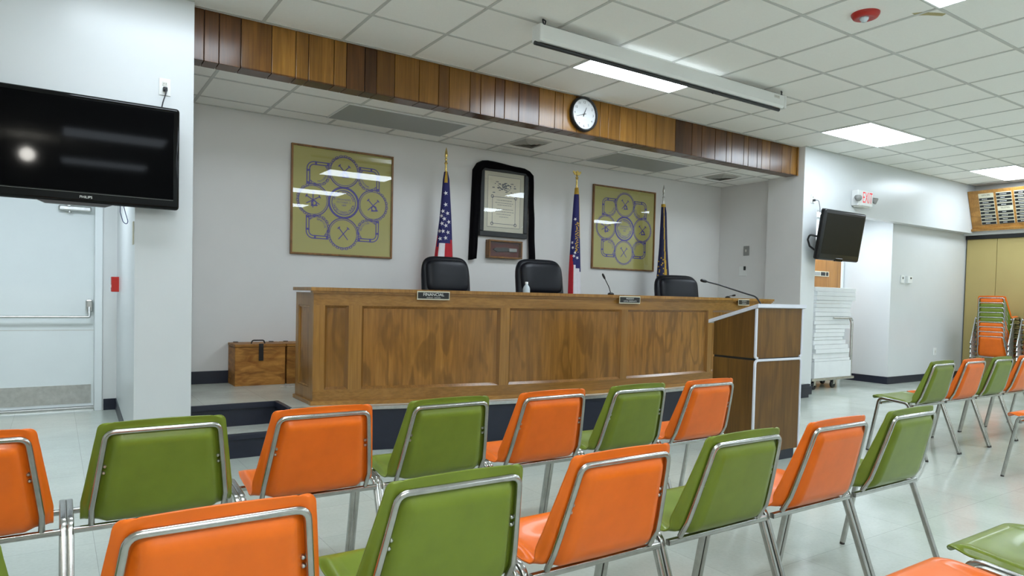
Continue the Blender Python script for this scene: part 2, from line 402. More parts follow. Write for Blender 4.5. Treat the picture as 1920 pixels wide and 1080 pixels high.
# wood plank fascia over the alcove
px = [.81, .891, .992, 1.143, 1.365, 1.546, 1.645, 1.849, 1.952, 2.107, 2.209, 2.37, 2.597, 2.785, 2.889, 3.1, 3.212, 3.365, 3.471, 3.631, 3.867, 4.057, 4.159, 4.33, 4.637, 4.749, 4.906, 5.146, 5.29, 5.437, 5.74, 6.008, 6.172, 6.404, 6.604, 6.699, 6.922, 7.007, 7.18, 7.268, 7.436, 7.676, 7.857, 8.0]
pm = [2, 2, 2, 0, 3, 1, 1, 1, 2, 4, 0, 1, 1, 0, 1, 0, 0, 2, 0, 2, 1, 1, 3, 1, 1, 1, 3, 3, 3, 3, 4, 2, 2, 2, 0, 2, 0, 2, 2, 0, 2, 0, 1]
mb = MB(); mb.box((XL, 5.412, 2.868), (XR, 5.55, H), 0, 5)
for k in range(len(px)-1):
    a, b = px[k], px[k+1]
    mb.box((a+.0025, 5.40, 2.858), (b-.0025, 5.415, H-.002), .003, pm[k % len(pm)])
    mb.box((a+.0025, 5.40, 2.85), (b-.0025, 5.56, 2.862), .002, 2 if k % 3 else 4)
mb.box((7.985, 5.385, 2.85), (8.008, 5.415, H), .002, 1)
struct(mb.build('trim_3', M['plank']+[M['plank_gap']]), 'brown wood plank fascia above the alcove')

# platform with a notch of two steps at each end
def arcY(x, y0): return y0 + .055*(x-4.4)**2
def platform():
    top, riser, nose = MB(), MB(), MB()
    xs = [1.44+(7.36-1.44)*k/40 for k in range(41)]
    edge = [(x, arcY(x, 4.61)) for x in xs]
    outline = [(XL, 5.44), (1.44, 5.44)] + edge + [(7.36, 5.44), (XR, 5.44), (XR, 5.83), (8.1, 5.83), (8.1, YB), (XL, YB)]
    top.prism([(x, y, PZ-.03) for x, y in outline], (0, 0, .03))
    front = [(1.44, 5.44)] + edge + [(7.36, 5.44)]
    riser.prism([(x, y+.012, 0) for x, y in [(XL, 5.44), (1.45, 5.44)]] + [(x, y+.012, 0) for x, y in edge] + [(7.35, 5.452, 0), (XR, 5.452, 0), (XR, 6.0, 0), (XL, 6.0, 0)], (0, 0, PZ-.031))
    for pts in ([(XL, 5.44), (1.44, 5.44)] + edge + [(7.36, 5.44), (XR, 5.44)],):
        nose.tube([(x, y-.006, PZ-.012) for x, y in edge], .013, 8, 1, shape=[(1, -1), (1, 1), (-1, 1), (-1, -1)], sm=False)
    for a, b, c, d in (((XL, 5.425), (1.462, 5.445), 0, 0), ((1.425, 5.07), (1.46, 5.445), 0, 0), ((7.34, 5.425), (XR, 5.445), 0, 0), ((7.34, 5.07), (7.375, 5.445), 0, 0)):
        nose.box((*a, PZ-.04), (*b, PZ+.004), .004, 0)
    for x0, x1 in ((XL, 1.44), (7.36, XR)):
        top.box((x0, 5.13, .15), (x1, 5.45, .172)); riser.box((x0, 5.13, 0), (x1, 5.45, .15))
        nose.box((x0, 5.11, .135), (x1, 5.145, .176), .004, 0)
    p = struct(top.build('floor_platform', M['floor_platform']))
    struct(riser.build('riser', M['navy'], p)); struct(nose.build('nosing', [M['navy'], M['steel']], p))
platform()

# exit door in the left recess
d = struct(MB().box((-.74, 7.955, .02), (.325, 8.0, 2.09), .002).build('door_1', M['door_paint']), 'white steel exit door with a push bar in the left recess')
f = MB()
f.box((.325, 7.73, 0), (.388, 8.05, 2.16), .003); f.box((-.82, 7.73, 0), (-.74, 8.05, 2.16), .003); f.box((-.82, 7.73, 2.09), (.388, 8.05, 2.17), .003)
struct(f.build('door_frame', M['door_paint'], d))
MB().box((-.74, 7.90, 0), (.325, 8.05, .018), .004).build('threshold', M['steel'], d)
k = MB().box((-.72, 7.949, .05), (.305, 7.956, .235), .001)
for x in [-.68+.12*i for i in range(9)]:
    for z in (.066, .22): k.cyl((x, 7.95, z), (x, 7.946, z), .005, n=8)
k.build('kick_plate', M['steel'], d)
b = MB(); b.cyl((-.70, 7.87, .905), (.275, 7.87, .905), .013, n=14); b.tube(fillet([(.275, 7.87, .905), (.285, 7.87, .905), (.285, 7.90, 1.0)], .02), .011); b.cyl((-.70, 7.87, .905), (-.70, 7.955, .905), .013)
b.build('push_bar', M['steel'], d)
MB().box((.255, 7.905, .955), (.315, 7.958, 1.075), .012).build('lock_case', M['steel'], d)
MB().box((-.74, 7.953, .77), (.325, 7.9555, .776)).build('panel_seam', M['offwhite'], d)
c = MB().box((.03, 7.88, 1.93), (.30, 7.955, 1.98), .012); c.cyl((.12, 7.9, 1.93), (.12, 7.9, 1.91), .014)
c.box((.1, 7.86, 1.97), (.13, 7.88, 2.05), .004); c.build('door_closer', M['steel'], d)
# wooden door in the passage
d = struct(MB().box((9.46, 6.19, .01), (10.42, 6.23, 2.14), .002).build('door_2', M['door_wood']), 'brown wooden door at the end of the right passage')
f = MB(); f.box((10.42, 6.17, 0), (10.475, 6.25, 2.2), .004); f.box((9.40, 6.17, 0), (9.46, 6.25, 2.2), .004); f.box((9.40, 6.17, 2.14), (10.475, 6.25, 2.2), .004)
struct(f.build('door_frame', M['door_paint'], d))
kn = MB(); kn.lathe([(0, .06), (.018, .058), (.027, .045), (.024, .03), (.012, .02), (.012, .004), (.028, .002), (.028, 0)], (10.36, 6.19, 1.03), 20, mat=Matrix.Rotation(PI/2, 4, 'X')); kn.build('door_knob', M['white'], d)
s = MB().box((9.55, 6.182, 1.62), (10.08, 6.19, 1.70), .002); s.box((9.86, 6.18, 1.632), (9.98, 6.183, 1.688), 0, 1); s.box((10.0, 6.18, 1.632), (10.06, 6.183, 1.688), 0, 1); s.box((9.6, 6.18, 1.632), (9.84, 6.183, 1.688), 0, 2)
s.build('door_sign', [M['cream'], M['black'], M['grey']], d)

# folding partition on the right wall
pt = thing('folding_partition', 'tan folding partition with dark hinges below the right wall header', 'partition', (12.9, 3.0, 0))
ys = [5.42, 4.97, 4.52, 3.6, 2.7, 1.8, .9, .62]
for a, b in zip(ys[:-1], ys[1:]):
    MB().box((12.865, b+.003, .02), (12.905, a-.003, 2.335), .004).build('panel', M['tan'], pt)
MB().box((12.84, .62, 2.335), (12.93, 5.43, 2.40), .003).build('track', M['black'], pt)
for y in (4.52, 2.7):
    for z in (.35, 1.35, 2.1): MB().box((12.855, y-.02, z-.07), (12.866, y+.02, z+.07), .003).build('hinge', M['black'], pt)

# ================================================================== CEILING THINGS
def fixture(x0, y0, z, lit, label, group, w=1.2192, dd=.6096):
    t = thing('ceiling_light', label, 'ceiling light', (x0+w/2, y0+dd/2, z-.02), 0, group)
    f = MB()
    for lo, hi in (((x0+.005, y0+.005), (x0+w-.005, y0+.018)), ((x0+.005, y0+dd-.018), (x0+w-.005, y0+dd-.005)), ((x0+.005, y0+.018), (x0+.018, y0+dd-.018)), ((x0+w-.018, y0+.018), (x0+w-.005, y0+dd-.018))):
        f.box((*lo, z-.012), (*hi, z-.001), .002)
    f.build('frame', M['white'], t)
    MB().box((x0+.018, y0+.018, z-.010), (x0+w-.018, y0+dd-.018, z-.003)).build('diffuser', (M['tube_dim'] if lit == 'dimmed' else M['tube']) if lit else M['diff_off'], t)
cols = [4.95-.6096*8, 4.95-.6096*2, 4.95+.628*4, 4.95+.628*10]
cw = [1.2192, 1.2192, 1.256, 1.256]
rows = [4.1496, 1.7112, -.7272, -3.1656]
cname = ['leftmost column', 'second column', 'third column', 'rightmost column']
vis = {(1, 0): 'lit fluorescent ceiling panel partly hidden behind the projection screen case', (2, 0): 'lit fluorescent ceiling panel in front of the exit sign wall', (3, 0): 'lit fluorescent ceiling panel nearest the honour board corner'}
for ci, x in enumerate(cols):
    for ri, y in enumerate(rows):
        fixture(x, y, H, 'dimmed' if ci == 0 and ri == 0 else True, vis.get((ci, ri), 'lit fluorescent ceiling panel, %s, %s row from the alcove' % (cname[ci], ['first', 'second', 'third', 'fourth'][ri])), 'fluorescent ceiling panels', cw[ci])
fixture(2.13, 5.83, AZ, False, 'unlit grey ceiling panel in the alcove above the left poster', 'unlit alcove ceiling panels')
fixture(5.27, 5.82, AZ, False, 'unlit grey ceiling panel in the alcove above the right poster', 'unlit alcove ceiling panels')
fixture(-.75, 6.0, 2.45, True, 'ceiling panel lit inside the left door recess', 'recess ceiling panels')
fixture(8.75, 5.5, 2.52, True, 'ceiling panel lit inside the right passage', 'recess ceiling panels', 1.2, .6)
def vent(x, y, label):
    t = thing('ceiling_vent', label, 'air vent', (x, y, AZ-.02), 0, 'alcove air vents')
    MB().box((x-.17, y-.19, AZ-.008), (x+.17, y+.19, AZ-.001), .002).build('plate', M['offwhite'], t)
    for k in range(4):
        r = .175-.042*k; m = MB()
        m.add([(x-r*.88, y-r*.9, AZ-.010), (x+r*.88, y-r*.9, AZ-.010), (x+r*.88, y+r*.9, AZ-.010), (x-r*.88, y+r*.9, AZ-.010), (x-(r-.03)*.88, y-(r-.03)*.9, AZ-.026), (x+(r-.03)*.88, y-(r-.03)*.9, AZ-.026), (x+(r-.03)*.88, y+(r-.03)*.9, AZ-.026), (x-(r-.03)*.88, y+(r-.03)*.9, AZ-.026)], [[0, 1, 5, 4], [1, 2, 6, 5], [2, 3, 7, 6], [3, 0, 4, 7]])
        m.build('louver', M['louver'], t)
vent(4.24, 6.09, 'square air vent in the alcove ceiling near the clock'); vent(7.38, 6.10, 'square air vent in the alcove ceiling at the right end')
# projection screen
t = thing('projection_screen', 'long white roll-up projection screen case hung from the ceiling with black bar', 'projection screen', (4.32, 4.09, 3.03))
cs = MB(); prof = [(4.045, 3.163), (4.135, 3.163), (4.135, 3.06), (4.12, 3.05), (4.06, 3.05), (4.045, 3.07)]
cs.prism([(2.90, y, z) for y, z in prof], (2.87, 0, 0)); cs.box((2.885, 4.04, 3.045), (2.915, 4.14, 3.168), .006); cs.box((5.755, 4.04, 3.045), (5.785, 4.14, 3.168), .006)
cs.build('case', M['white'], t)
MB().cyl((2.875, 4.09, 3.037), (5.735, 4.09, 3.037), .015, n=14).build('bottom_bar', M['black'], t)
MB().tube(fillet([(4.755, 4.075, 3.025), (4.775, 4.07, 3.012), (4.795, 4.075, 3.025)], .01), .004).build('pull_loop', M['black'], t)
for x in (2.93, 5.74):
    h = MB(); h.tube(fillet([(x, 4.06, 3.163), (x, 4.075, 3.214), (x+.04, 4.09, 3.214), (x+.04, 4.12, 3.163)], .01), .005); h.build('hook', M['black'], t)
sl = MB().box((5.60, 4.0435, 3.125), (5.68, 4.046, 3.15), 0, 0); text(sl, 'DA-LITE', .016, (5.64, 4.043, 3.138), (1, 0, 0), (0, 0, 1), 1); sl.build('maker_badge', [M['offwhite'], M['grey']], t)
# red ceiling strobe
t = thing('fire_strobe', 'round red fire alarm strobe on the ceiling tiles', 'fire alarm', (4.66, 2.66, H))
MB().lathe([(.0, -.03), (.045, -.031), (.062, -.036), (.078, -.03), (.09, -.012), (.092, 0)], (4.66, 2.66, H), 32).build('housing', M['red'], t)
MB().lathe([(0, -.062), (.016, -.06), (.028, -.045), (.03, -.03)], (4.645, 2.66, H), 20).build('lens', M['fob'], t)
MB().add([(4.90, 2.47, H-.0008), (4.93, 2.42, H-.0008), (5.01, 2.37, H-.0008), (5.09, 2.33, H-.0008), (5.11, 2.37, H-.0008), (5.02, 2.42, H-.0008), (4.96, 2.47, H-.0008)], [list(range(7))]).build('x', M['stain'])
o = bpy.data.objects['x']; o.name = 'trim_4'; struct(o, 'tan water stain on a ceiling tile')
# unseen globe lamp, added for the bright spot in the left television
t = thing('added_globe_lamp', 'added globe lamp out of view, for the bright spot in the left television', 'lamp', (-.31, -1.08, 3.0))
gl = MB(); gl.lathe([(.085*math.sin(PI*k/16), -.085*math.cos(PI*k/16)) for k in range(17)], (-.31, -1.08, 2.96), 24); gl.build('globe', M['globe'], t)
MB().cyl((-.31, -1.08, 3.05), (-.31, -1.08, H), .02).build('stem', M['white'], t)

# ================================================================== WALL THINGS
def outlet(x, z, label, name='wall_outlet', y=YF):
    t = thing(name, label, 'outlet', (x, y, z))
    MB().box((x-.036, y-.006, z-.058), (x+.036, y, z+.058), .003).build('cover_plate', M['white'], t)
    for dz in (.02, -.02):
        m = MB().box((x-.015, y-.009, z+dz-.014), (x+.015, y-.005, z+dz+.014), .004); m.box((x-.008, y-.0095, z+dz-.004), (x-.005, y-.0085, z+dz+.006), 0, 1); m.box((x+.005, y-.0095, z+dz-.004), (x+.008, y-.0085, z+dz+.006), 0, 1)
        m.build('receptacle', [M['offwhite'], M['black']], t)
    return t
outlet(.627, 2.587, 'white power outlet on the wall above the large left television')
outlet(8.205, 2.56, 'white power outlet on the wall above the tilted right television', y=YF-.002)
def cord(name, pts, r, label, mat='cable', plug=None):
    t = thing(name, label, 'cable', pts[0])
    MB().tube(fillet(pts, .04, 5), r, 8).build('wire', M[mat], t)
    if plug: MB().box((plug[0]-.014, plug[1]-.03, plug[2]-.014), (plug[0]+.014, plug[1], plug[2]+.014), .005).build('plug', M['black'], t)
cord('power_cord', [(.627, 5.262, 2.565), (.63, 5.24, 2.54), (.61, 5.24, 2.47), (.59, 5.25, 2.36)], .004, 'black power cord from the outlet down behind the large left television', plug=(.627, 5.291, 2.567))
cord('power_cord', [(8.205, 5.26, 2.54), (8.25, 5.24, 2.54), (8.30, 5.25, 2.45), (8.33, 5.26, 2.30), (8.36, 5.27, 2.1)], .0035, 'thin cord from the outlet to the tilted right television', plug=(8.205, 5.289, 2.54))
cord('cable_loop', [(.36, 5.2, 1.78), (.358, 5.2, 1.70), (.375, 5.2, 1.635), (.395, 5.2, 1.622), (.404, 5.2, 1.64), (.39, 5.2, 1.69), (.368, 5.2, 1.78)], .0025, 'blue cable loop dangling under the large left television', 'bluecable')
# left television
t = thing('television', 'large black flat television on the wall above the exit door', 'television', (.1, 5.2, 1.735))
tv = MB().box((-.485, 5.145, 1.735), (.703, 5.20, 2.418), .022, 0, None, 4); smooth_by_angle(tv.build('bezel', M['blackgloss'], t))
MB().box((-.445, 5.141, 1.805), (.665, 5.146, 2.385), .001).build('screen', M['tvscreen'], t)
MB().box((-.35, 5.20, 1.85), (.55, 5.235, 2.33), .015).build('back_cover', M['black'], t)
MB().box((-.1, 5.235, 1.95), (.3, 5.30, 2.25), .005).build('wall_mount', M['iron'], t)
MB().prism([(-.1, 5.15, 1.738), (.32, 5.15, 1.738), (.27, 5.15, 1.718), (-.05, 5.15, 1.718)], (0, .03, 0)).build('stand_socket', M['black'], t)
l = MB(); text(l, 'PHILIPS', .022, (.165, 5.1444, 1.772)); l.build('logo', M['lettering'], t)
l = MB(); l.box((-.445, 5.1446, 1.797), (.665, 5.1452, 1.7985)); l.build('bezel_line', M['grey'], t)
# right television, tilted forward
t = thing('television', 'smaller black television tilted forward beside the exit sign wall opening', 'television', (8.57, 5.15, 2.1))
R = Matrix.Translation((8.57, 5.13, 2.09)) @ Matrix.Rotation(math.radians(8.5), 4, 'X')
def tv2(lo, hi, bev, nm, mat, sm=False):
    m = MB().box(lo, hi, bev, 0, R, 4); o = m.build(nm, mat, t)
    if sm: smooth_by_angle(o)
tv2((-.475, -.05, -.325), (.475, .03, .325), .03, 'bezel', M['black'], True)
tv2((-.43, -.0525, -.245), (.43, -.048, .275), .001, 'screen', M['screen2'])
tv2((-.33, .03, -.24), (.33, .085, .2), .03, 'back_cover', M['black'], True)
tv2((-.09, -.053, -.33), (.09, -.02, -.285), .012, 'control_strip', M['blackgloss'])
MB().box((8.50, 5.19, 2.02), (8.64, 5.30, 2.16), .01).build('wall_mount', M['iron'], t)
MB().tube(fillet([(8.12, 5.16, 2.06), (8.02, 5.2, 2.08), (7.99+.05, 5.24, 2.02), (8.1, 5.25, 1.94), (8.16, 5.2, 1.88)], .03), .012).build('side_bracket', M['black'], t)
MB().box((8.42, 5.275, 2.30), (8.60, 5.298, 2.46), .004).build('cable_box', M['grey'], t)
# exit sign with emergency lamp heads
t = thing('exit_sign', 'white emergency exit sign with red letters over the passage', 'exit sign', (9.3, 5.25, 2.54))
MB().box((9.10, 5.20, 2.555), (9.46, 5.298, 2.765), .008).build('housing', M['white'], t)
MB().box((9.185, 5.192, 2.56), (9.455, 5.2, 2.76), .004).build('face', M['white'], t)
l = MB(); text(l, 'EXIT', .215, (9.32, 5.1912, 2.662), (1, 0, 0), (0, 0, 1), 0, .56); l.build('lettering', M['redlight'], t)
for x, a in ((9.085, -.5), (9.5, .5)):
    m = MB(); m.lathe([(0, .045), (.04, .045), (.045, .03), (.03, -.03), (0, -.035)], (x, 5.20, 2.655), 18, mat=Matrix.Rotation(a, 4, 'Z') @ Matrix.Rotation(PI/2+.4, 4, 'X')); m.build('lamp_head', M['grey'], t)
MB().box((9.13, 5.21, 2.54), (9.42, 5.29, 2.556), .004).build('battery_tray', M['offwhite'], t)
# small wall fittings
def plate(name, label, cat, lo, hi, mat, detail=None):
    t = thing(name, label, cat, ((lo[0]+hi[0])/2, (lo[1]+hi[1])/2, lo[2])); MB().box(lo, hi, .004).build('cover', mat, t)
    for nm, l2, h2, m2 in detail or []: MB().box(l2, h2, .002).build(nm, m2, t)
    return t
plate('light_switch', 'white switch plate left of the thermostat on the recessed right wall', 'light switch', (10.77, 5.425, 1.54), (10.86, 5.44, 1.665), M['white'], [('toggle', (10.80, 5.415, 1.605), (10.83, 5.425, 1.635), M['grey'])])
plate('thermostat', 'white thermostat box on the recessed right wall', 'thermostat', (10.93, 5.40, 1.545), (11.06, 5.44, 1.655), M['white'], [('display', (10.99, 5.397, 1.61), (11.03, 5.401, 1.635), M['plate'])])
plate('wall_outlet', 'white outlet low on the recessed right wall', 'outlet', (11.89, 5.428, .40), (11.98, 5.44, .52), M['white'], [('receptacle', (11.92, 5.424, .44), (11.95, 5.429, .48), M['offwhite'])])
plate('light_switch', 'grey switch plate on the alcove side wall', 'light switch', (8.085, 6.17, 1.85), (8.10, 6.26, 1.985), M['grey'], [('toggle', (8.078, 6.205, 1.90), (8.086, 6.225, 1.935), M['offwhite'])])
plate('wall_paper_note', 'small white card with a black clip on the alcove side wall', 'card', (8.092, 6.20, 1.565), (8.10, 6.33, 1.70), M['white'], [('clip', (8.08, 6.215, 1.645), (8.093, 6.245, 1.70), M['black'])])
plate('fire_pull_station', 'red fire pull station seen edge-on by the exit door', 'fire alarm', (.44, 7.35, 1.16), (.505, 7.46, 1.30), M['red'], [('pull_handle', (.432, 7.37, 1.2), (.442, 7.44, 1.225), M['white'])])
plate('key_switch', 'narrow brass-edged plate on the edge of the white column', 'switch', (.446, 5.35, 1.50), (.456, 5.42, 1.66), M['cream'])
# clock
t = thing('wall_clock', 'round black-rimmed clock on the wood plank fascia', 'clock', (4.40, 5.38, 2.875))
RX = Matrix.Rotation(PI/2, 4, 'X')
MB().lathe([(0, 0), (.165, 0), (.172, .015), (.168, .045), (.155, .052), (.148, .04), (.148, .03)], (4.40, 5.399, 3.04), 48, mat=RX).build('rim', M['black'], t)
MB().lathe([(0, .028), (.149, .028)], (4.40, 5.399, 3.04), 48, mat=RX).build('face', M['clockface'], t)
n = MB()
for k in range(1, 13):
    a = 2*PI*k/12; text(n, str(k), .034, (4.40+.118*math.sin(a), 5.3702, 3.04+.118*math.cos(a)))
for k in range(60):
    a = 2*PI*k/60; rr = Vector((math.sin(a), 0, math.cos(a))); tt = Vector((math.cos(a), 0, -math.sin(a))); c = Vector((4.40, 5.3702, 3.04))
    n.add([c+rr*.139-tt*.001, c+rr*.139+tt*.001, c+rr*.145+tt*.001, c+rr*.145-tt*.001], [[0, 1, 2, 3]])
n.build('numerals', M['plate'], t)
def hand(nm, ang, ln, w):
    a = math.radians(ang); r = Vector((math.sin(a), 0, math.cos(a))); tt = Vector((math.cos(a), 0, -math.sin(a))); c = Vector((4.40, 5.368, 3.04))
    MB().prism([c-r*.025-tt*w, c-r*.025+tt*w, c+r*ln+tt*w*.5, c+r*ln-tt*w*.5], (0, .001, 0)).build(nm, M['black'], t)
hand('hour_hand', 22, .075, .005); hand('minute_hand', 252, .11, .0035); hand('second_hand', 252, .09, .001)
g = MB().lathe([(0, .046), (.150, .046)], (4.40, 5.399, 3.04), 48, mat=RX); g.build('glass', M['glass'], t)

# ------------------------------------------------------------------ framed posters
def poster_ink():
    """line art in poster coordinates: x right, z up, centre 0, poster 1.05 wide"""
    m = MB(); Y = -.0012
    def ring(c, r, w, a0=0, a1=2*PI, n=48):
        for k in range(n):
            a, b = a0+(a1-a0)*k/n, a0+(a1-a0)*(k+1)/n
            q = [(c[0]+rr*math.cos(x), Y, c[1]+rr*math.sin(x)) for rr, x in ((r-w/2, a), (r-w/2, b), (r+w/2, b), (r+w/2, a))]
            m.add(q, [[0, 1, 2, 3]])
    def line(p, q, w):
        p, q = Vector((p[0], Y, p[1])), Vector((q[0], Y, q[1])); d = (q-p).normalized(); s_ = Vector((-d.z, 0, d.x))*w/2
        m.add([p-s_, q-s_, q+s_, p+s_], [[0, 1, 2, 3]])
    def chain(c, r, a0, a1):
        n = max(3, int(abs(a1-a0)*r/.023))
        for k in range(n):
            a = a0+(a1-a0)*(k+.5)/n; cc = (c[0]+r*math.cos(a), c[1]+r*math.sin(a))
            tx, tz = -math.sin(a), math.cos(a); L, W = .0165, (.0125 if k % 2 == 0 else .008)
            for i in range(8):
                t0, t1 = 2*PI*i/8, 2*PI*(i+1)/8; q = []
                for s_, tt in ((1, t0), (1, t1), (.55, t1), (.55, t0)):
                    u, v = L*s_*math.cos(tt), W*s_*math.sin(tt); q.append((cc[0]+tx*u-tz*v, Y, cc[1]+tz*u+tx*v))
                m.add(q, [[0, 1, 2, 3]])
    D, R_ = .310, .152; LW = 1.7
    for s_, a in (((0, D), (PI*.05, PI*.95)), ((-D, 0), (PI*.6, PI*1.45)), ((D, 0), (-PI*.45, PI*.4)), ((0, -D), (PI*1.05, PI*1.95))):
        ring(s_, R_-.012, .006); chain(s_, R_, *a)
        b0 = a[1]; ring(s_, R_+.004, .010, b0, b0+2*PI-(a[1]-a[0]), 24)
    ring((0, 0), R_-.002, .022); ring((0, 0), R_-.030, .008)
    arc_text(m, 'UNITED  ASSOCIATION', .036, (0, Y, 0), .103, -1.25, 1.25)
    arc_text(m, 'UNITED STATES CANADA', .036, (0, Y, 0), .103, PI+1.3, PI-1.3, True)
    text(m, 'ORGANIZED', .026, (0, Y, .03)); text(m, 'OCTOBER 11', .026, (0, Y, .002)); text(m, '1889', .026, (0, Y, -.027))
    words = {(-1, 1): 'FRATERNAL', (1, 1): 'EDUCATIONAL', (-1, -1): 'BENEFICIAL', (1, -1): 'PROTECTION'}
    for sx in (-1, 1):
        for sz in (-1, 1):
            o = .372; i_ = .150; r = .07
            # pipes: two parallel lines each with collars and an elbow
            for w in (0, .026):
                line((sx*i_, sz*(o-w)), (sx*(o-r), sz*(o-w)), .010); line((sx*(o-w), sz*i_), (sx*(o-w), sz*(o-r)), .010)
                c = (sx*(o-r), sz*(o-r)); a0 = {(1, 1): 0, (-1, 1): PI/2, (-1, -1): PI, (1, -1): 1.5*PI}[(sx, sz)]
                ring(c, r-w, .010, a0, a0+PI/2, 10)
            for q in (.165, .285):
                line((sx*q, sz*(o+.006)), (sx*q, sz*(o-.032)), .02); line((sx*(o+.006), sz*q), (sx*(o-.032), sz*q), .02)
            cc = (sx*(o-.107), sz*(o-.107)); a = math.atan2(-sz, -sx)
            chain(cc, .116, a-PI*.5, a+PI*.5); ring(cc, .102, .005, a-PI*.5, a+PI*.5, 20)
            am = math.atan2(-sx, -sz); arc_text(m, words[(sx, sz)], .026, (cc[0], Y, cc[1]), .080, am-.75 if sz < 0 else am+.75, am+.75 if sz < 0 else am-.75, sz > 0)
    # crossed tools inside the four circles
    for k, (cx, cz) in enumerate(((0, D), (-D, 0), (D, 0), (0, -D))):
        for a in ((.8, 2.3), (.5, 1.57, 2.6), (.75, 2.35), (.85, 2.25))[k]:
            dx, dz = math.cos(a)*.075, math.sin(a)*.075; line((cx-dx, cz-dz), (cx+dx, cz+dz), .009)
            line((cx+dx-.016*math.sin(a), cz+dz+.016*math.cos(a)), (cx+dx+.016*math.sin(a), cz+dz-.016*math.cos(a)), .011)
        if k != 3:
            ring((cx+.01, cz-.03), .024, .012, 0, 2*PI, 16); line((cx-.02, cz-.055), (cx+.045, cz-.05), .014)
    return m
def poster(x0, x1, z0, z1, label, ink=None):
    cx, cz, w, h = (x0+x1)/2, (z0+z1)/2, x1-x0, z1-z0
    t = thing('framed_poster', label, 'framed poster', (cx, YB-.02, z0), 0, 'olive emblem posters')
    f = MB()
    for lo, hi in (((x0, z0), (x1, z0+.018)), ((x0, z1-.018), (x1, z1)), ((x0, z0+.018), (x0+.018, z1-.018)), ((x1-.018, z0+.018), (x1, z1-.018))):
        f.box((lo[0], YB-.032, lo[1]), (hi[0], YB-.001, hi[1]), .003)
    f.build('frame', M['frame'], t)
    MB().box((x0+.012, YB-.016, z0+.012), (x1-.012, YB-.002, z1-.012)).build('paper', M['olive'], t)
    o = poster_ink().build('emblem', M['ink'], t, world=False) if not ink else ink.copy()
    if ink: col.objects.link(o); o.parent = t
    o.location = (0, .0035, cz-z0+.005); o.scale = (w/1.05, 1, h/1.06)
    MB().box((x0+.014, YB-.024, z0+.014), (x1-.014, YB-.021, z1-.014)).build('glass', M['glass'], t)
    return o
ink = poster(1.882, 2.934, 1.565, 2.625, 'framed olive poster of circular purple emblems left of the flags')
poster(5.657, 6.752, 1.58, 2.645, 'framed olive poster of circular purple emblems on the right of the alcove wall', ink)

# ------------------------------------------------------------------ certificate, drape and display box
t = thing('framed_certificate', 'black framed certificate under a draped black cloth', 'framed certificate', (4.31, YB-.03, 1.90))
f = MB()
for lo, hi in (((3.985, 1.88), (4.635, 1.94)), ((3.985, 2.62), (4.635, 2.68)), ((3.985, 1.94), (4.035, 2.62)), ((4.585, 1.94), (4.635, 2.62))):
    f.box((lo[0], YB-.05, lo[1]), (hi[0], YB-.001, hi[1]), .006)
f.build('frame', M['black'], t)
MB().box((4.03, YB-.03, 1.935), (4.59, YB-.002, 2.625)).build('mat', M['mat'], t)
MB().box((4.085, YB-.0315, 1.99), (4.535, YB-.03, 2.575)).build('document', M['paper'], t)
p = MB(); yy = YB-.0322
def rect(a, b, w):
    for lo, hi in (((a[0], a[1]), (b[0], a[1]+w)), ((a[0], b[1]-w), (b[0], b[1])), ((a[0], a[1]), (a[0]+w, b[1])), ((b[0]-w, a[1]), (b[0], b[1]))):
        p.add([(lo[0], yy, lo[1]), (hi[0], yy, lo[1]), (hi[0], yy, hi[1]), (lo[0], yy, hi[1])], [[0, 1, 2, 3]])
rect((4.085, 1.99), (4.535, 2.575), .004); rect((4.15, 2.03), (4.47, 2.34), .005)
for k in range(60):
    x, z = random.gauss(4.31, .075), random.gauss(2.46, .03); w = random.uniform(.006, .022)
    p.add([(x-w, yy, z-.004), (x+w, yy, z-.003), (x+w*.8, yy, z+.006), (x-w*.7, yy, z+.004)], [[0, 1, 2, 3]])
for z, w in ((2.30, .1), (2.27, .12), (2.245, .09), (2.20, .11), (2.17, .12), (2.14, .1), (2.11, .06)):
    x = 4.31-w
    while x < 4.31+w:
        q = random.uniform(.008, .03); p.add([(x, yy, z), (x+q, yy, z), (x+q, yy, z+.005), (x, yy, z+.005)], [[0, 1, 2, 3]]); x += q+.006
for sx in (4.15, 4.47):
    for sz in (2.03, 2.34): p.lathe([(.012, 0), (.02, 0)], (sx, yy, sz), 12, mat=RX)
p.build('printing', M['printink'], t)
MB().box((4.032, YB-.042, 1.937), (4.588, YB-.039, 2.623)).build('glass', M['glass'], t)
# drape: an inverted U of cloth
d = MB()
def drape(i, j, n=44, m=8):
    s = i/n; w = j/m  # s along the U, w from the inner to the outer edge
    if s < .37:   q = s/.37; inn = Vector((3.985-.045*(1-q), 1.62+(2.62-1.62)*q)); out = Vector((3.868+.03*q, 1.60+1.03*q))
    elif s > .63: q = (1-s)/.37; inn = Vector((4.635+.035*(1-q), 1.63+(2.62-1.63)*q)); out = Vector((4.755-.045*q, 1.62+1.03*q))
    else:
        q = (s-.37)/.26; inn = Vector((3.985+.65*q, 2.645-.004*math.sin(q*9))); e = max(-1, min(1, (q-.5)*2))
        out = Vector((3.898+(4.71-3.898)*q, 2.63+.10*(1-abs(e)**6)+.012*math.sin(q*7)-.012*q))
    c = inn.lerp(out, w); y = YB-.052-.020*math.sin(w*PI)-.010*math.sin(w*9+s*5) - (.004*math.sin(s*40))
    if w > .93: y = YB-.006
    return (c.x, y, c.y)
d.grid(drape, 44, 8); o = d.build('black_drape', M['velvet'], None, (4.31, YB-.03, 1.6))
md = o.modifiers.new('thickness', 'SOLIDIFY'); md.thickness = .005; md.offset = 1
tag(o, 'black cloth draped over and down both sides of the certificate', 'drape')
t = thing('display_case', 'small wooden wall case with a knife below the certificate', 'display case', (4.32, YB-.04, 1.635))
c = MB()
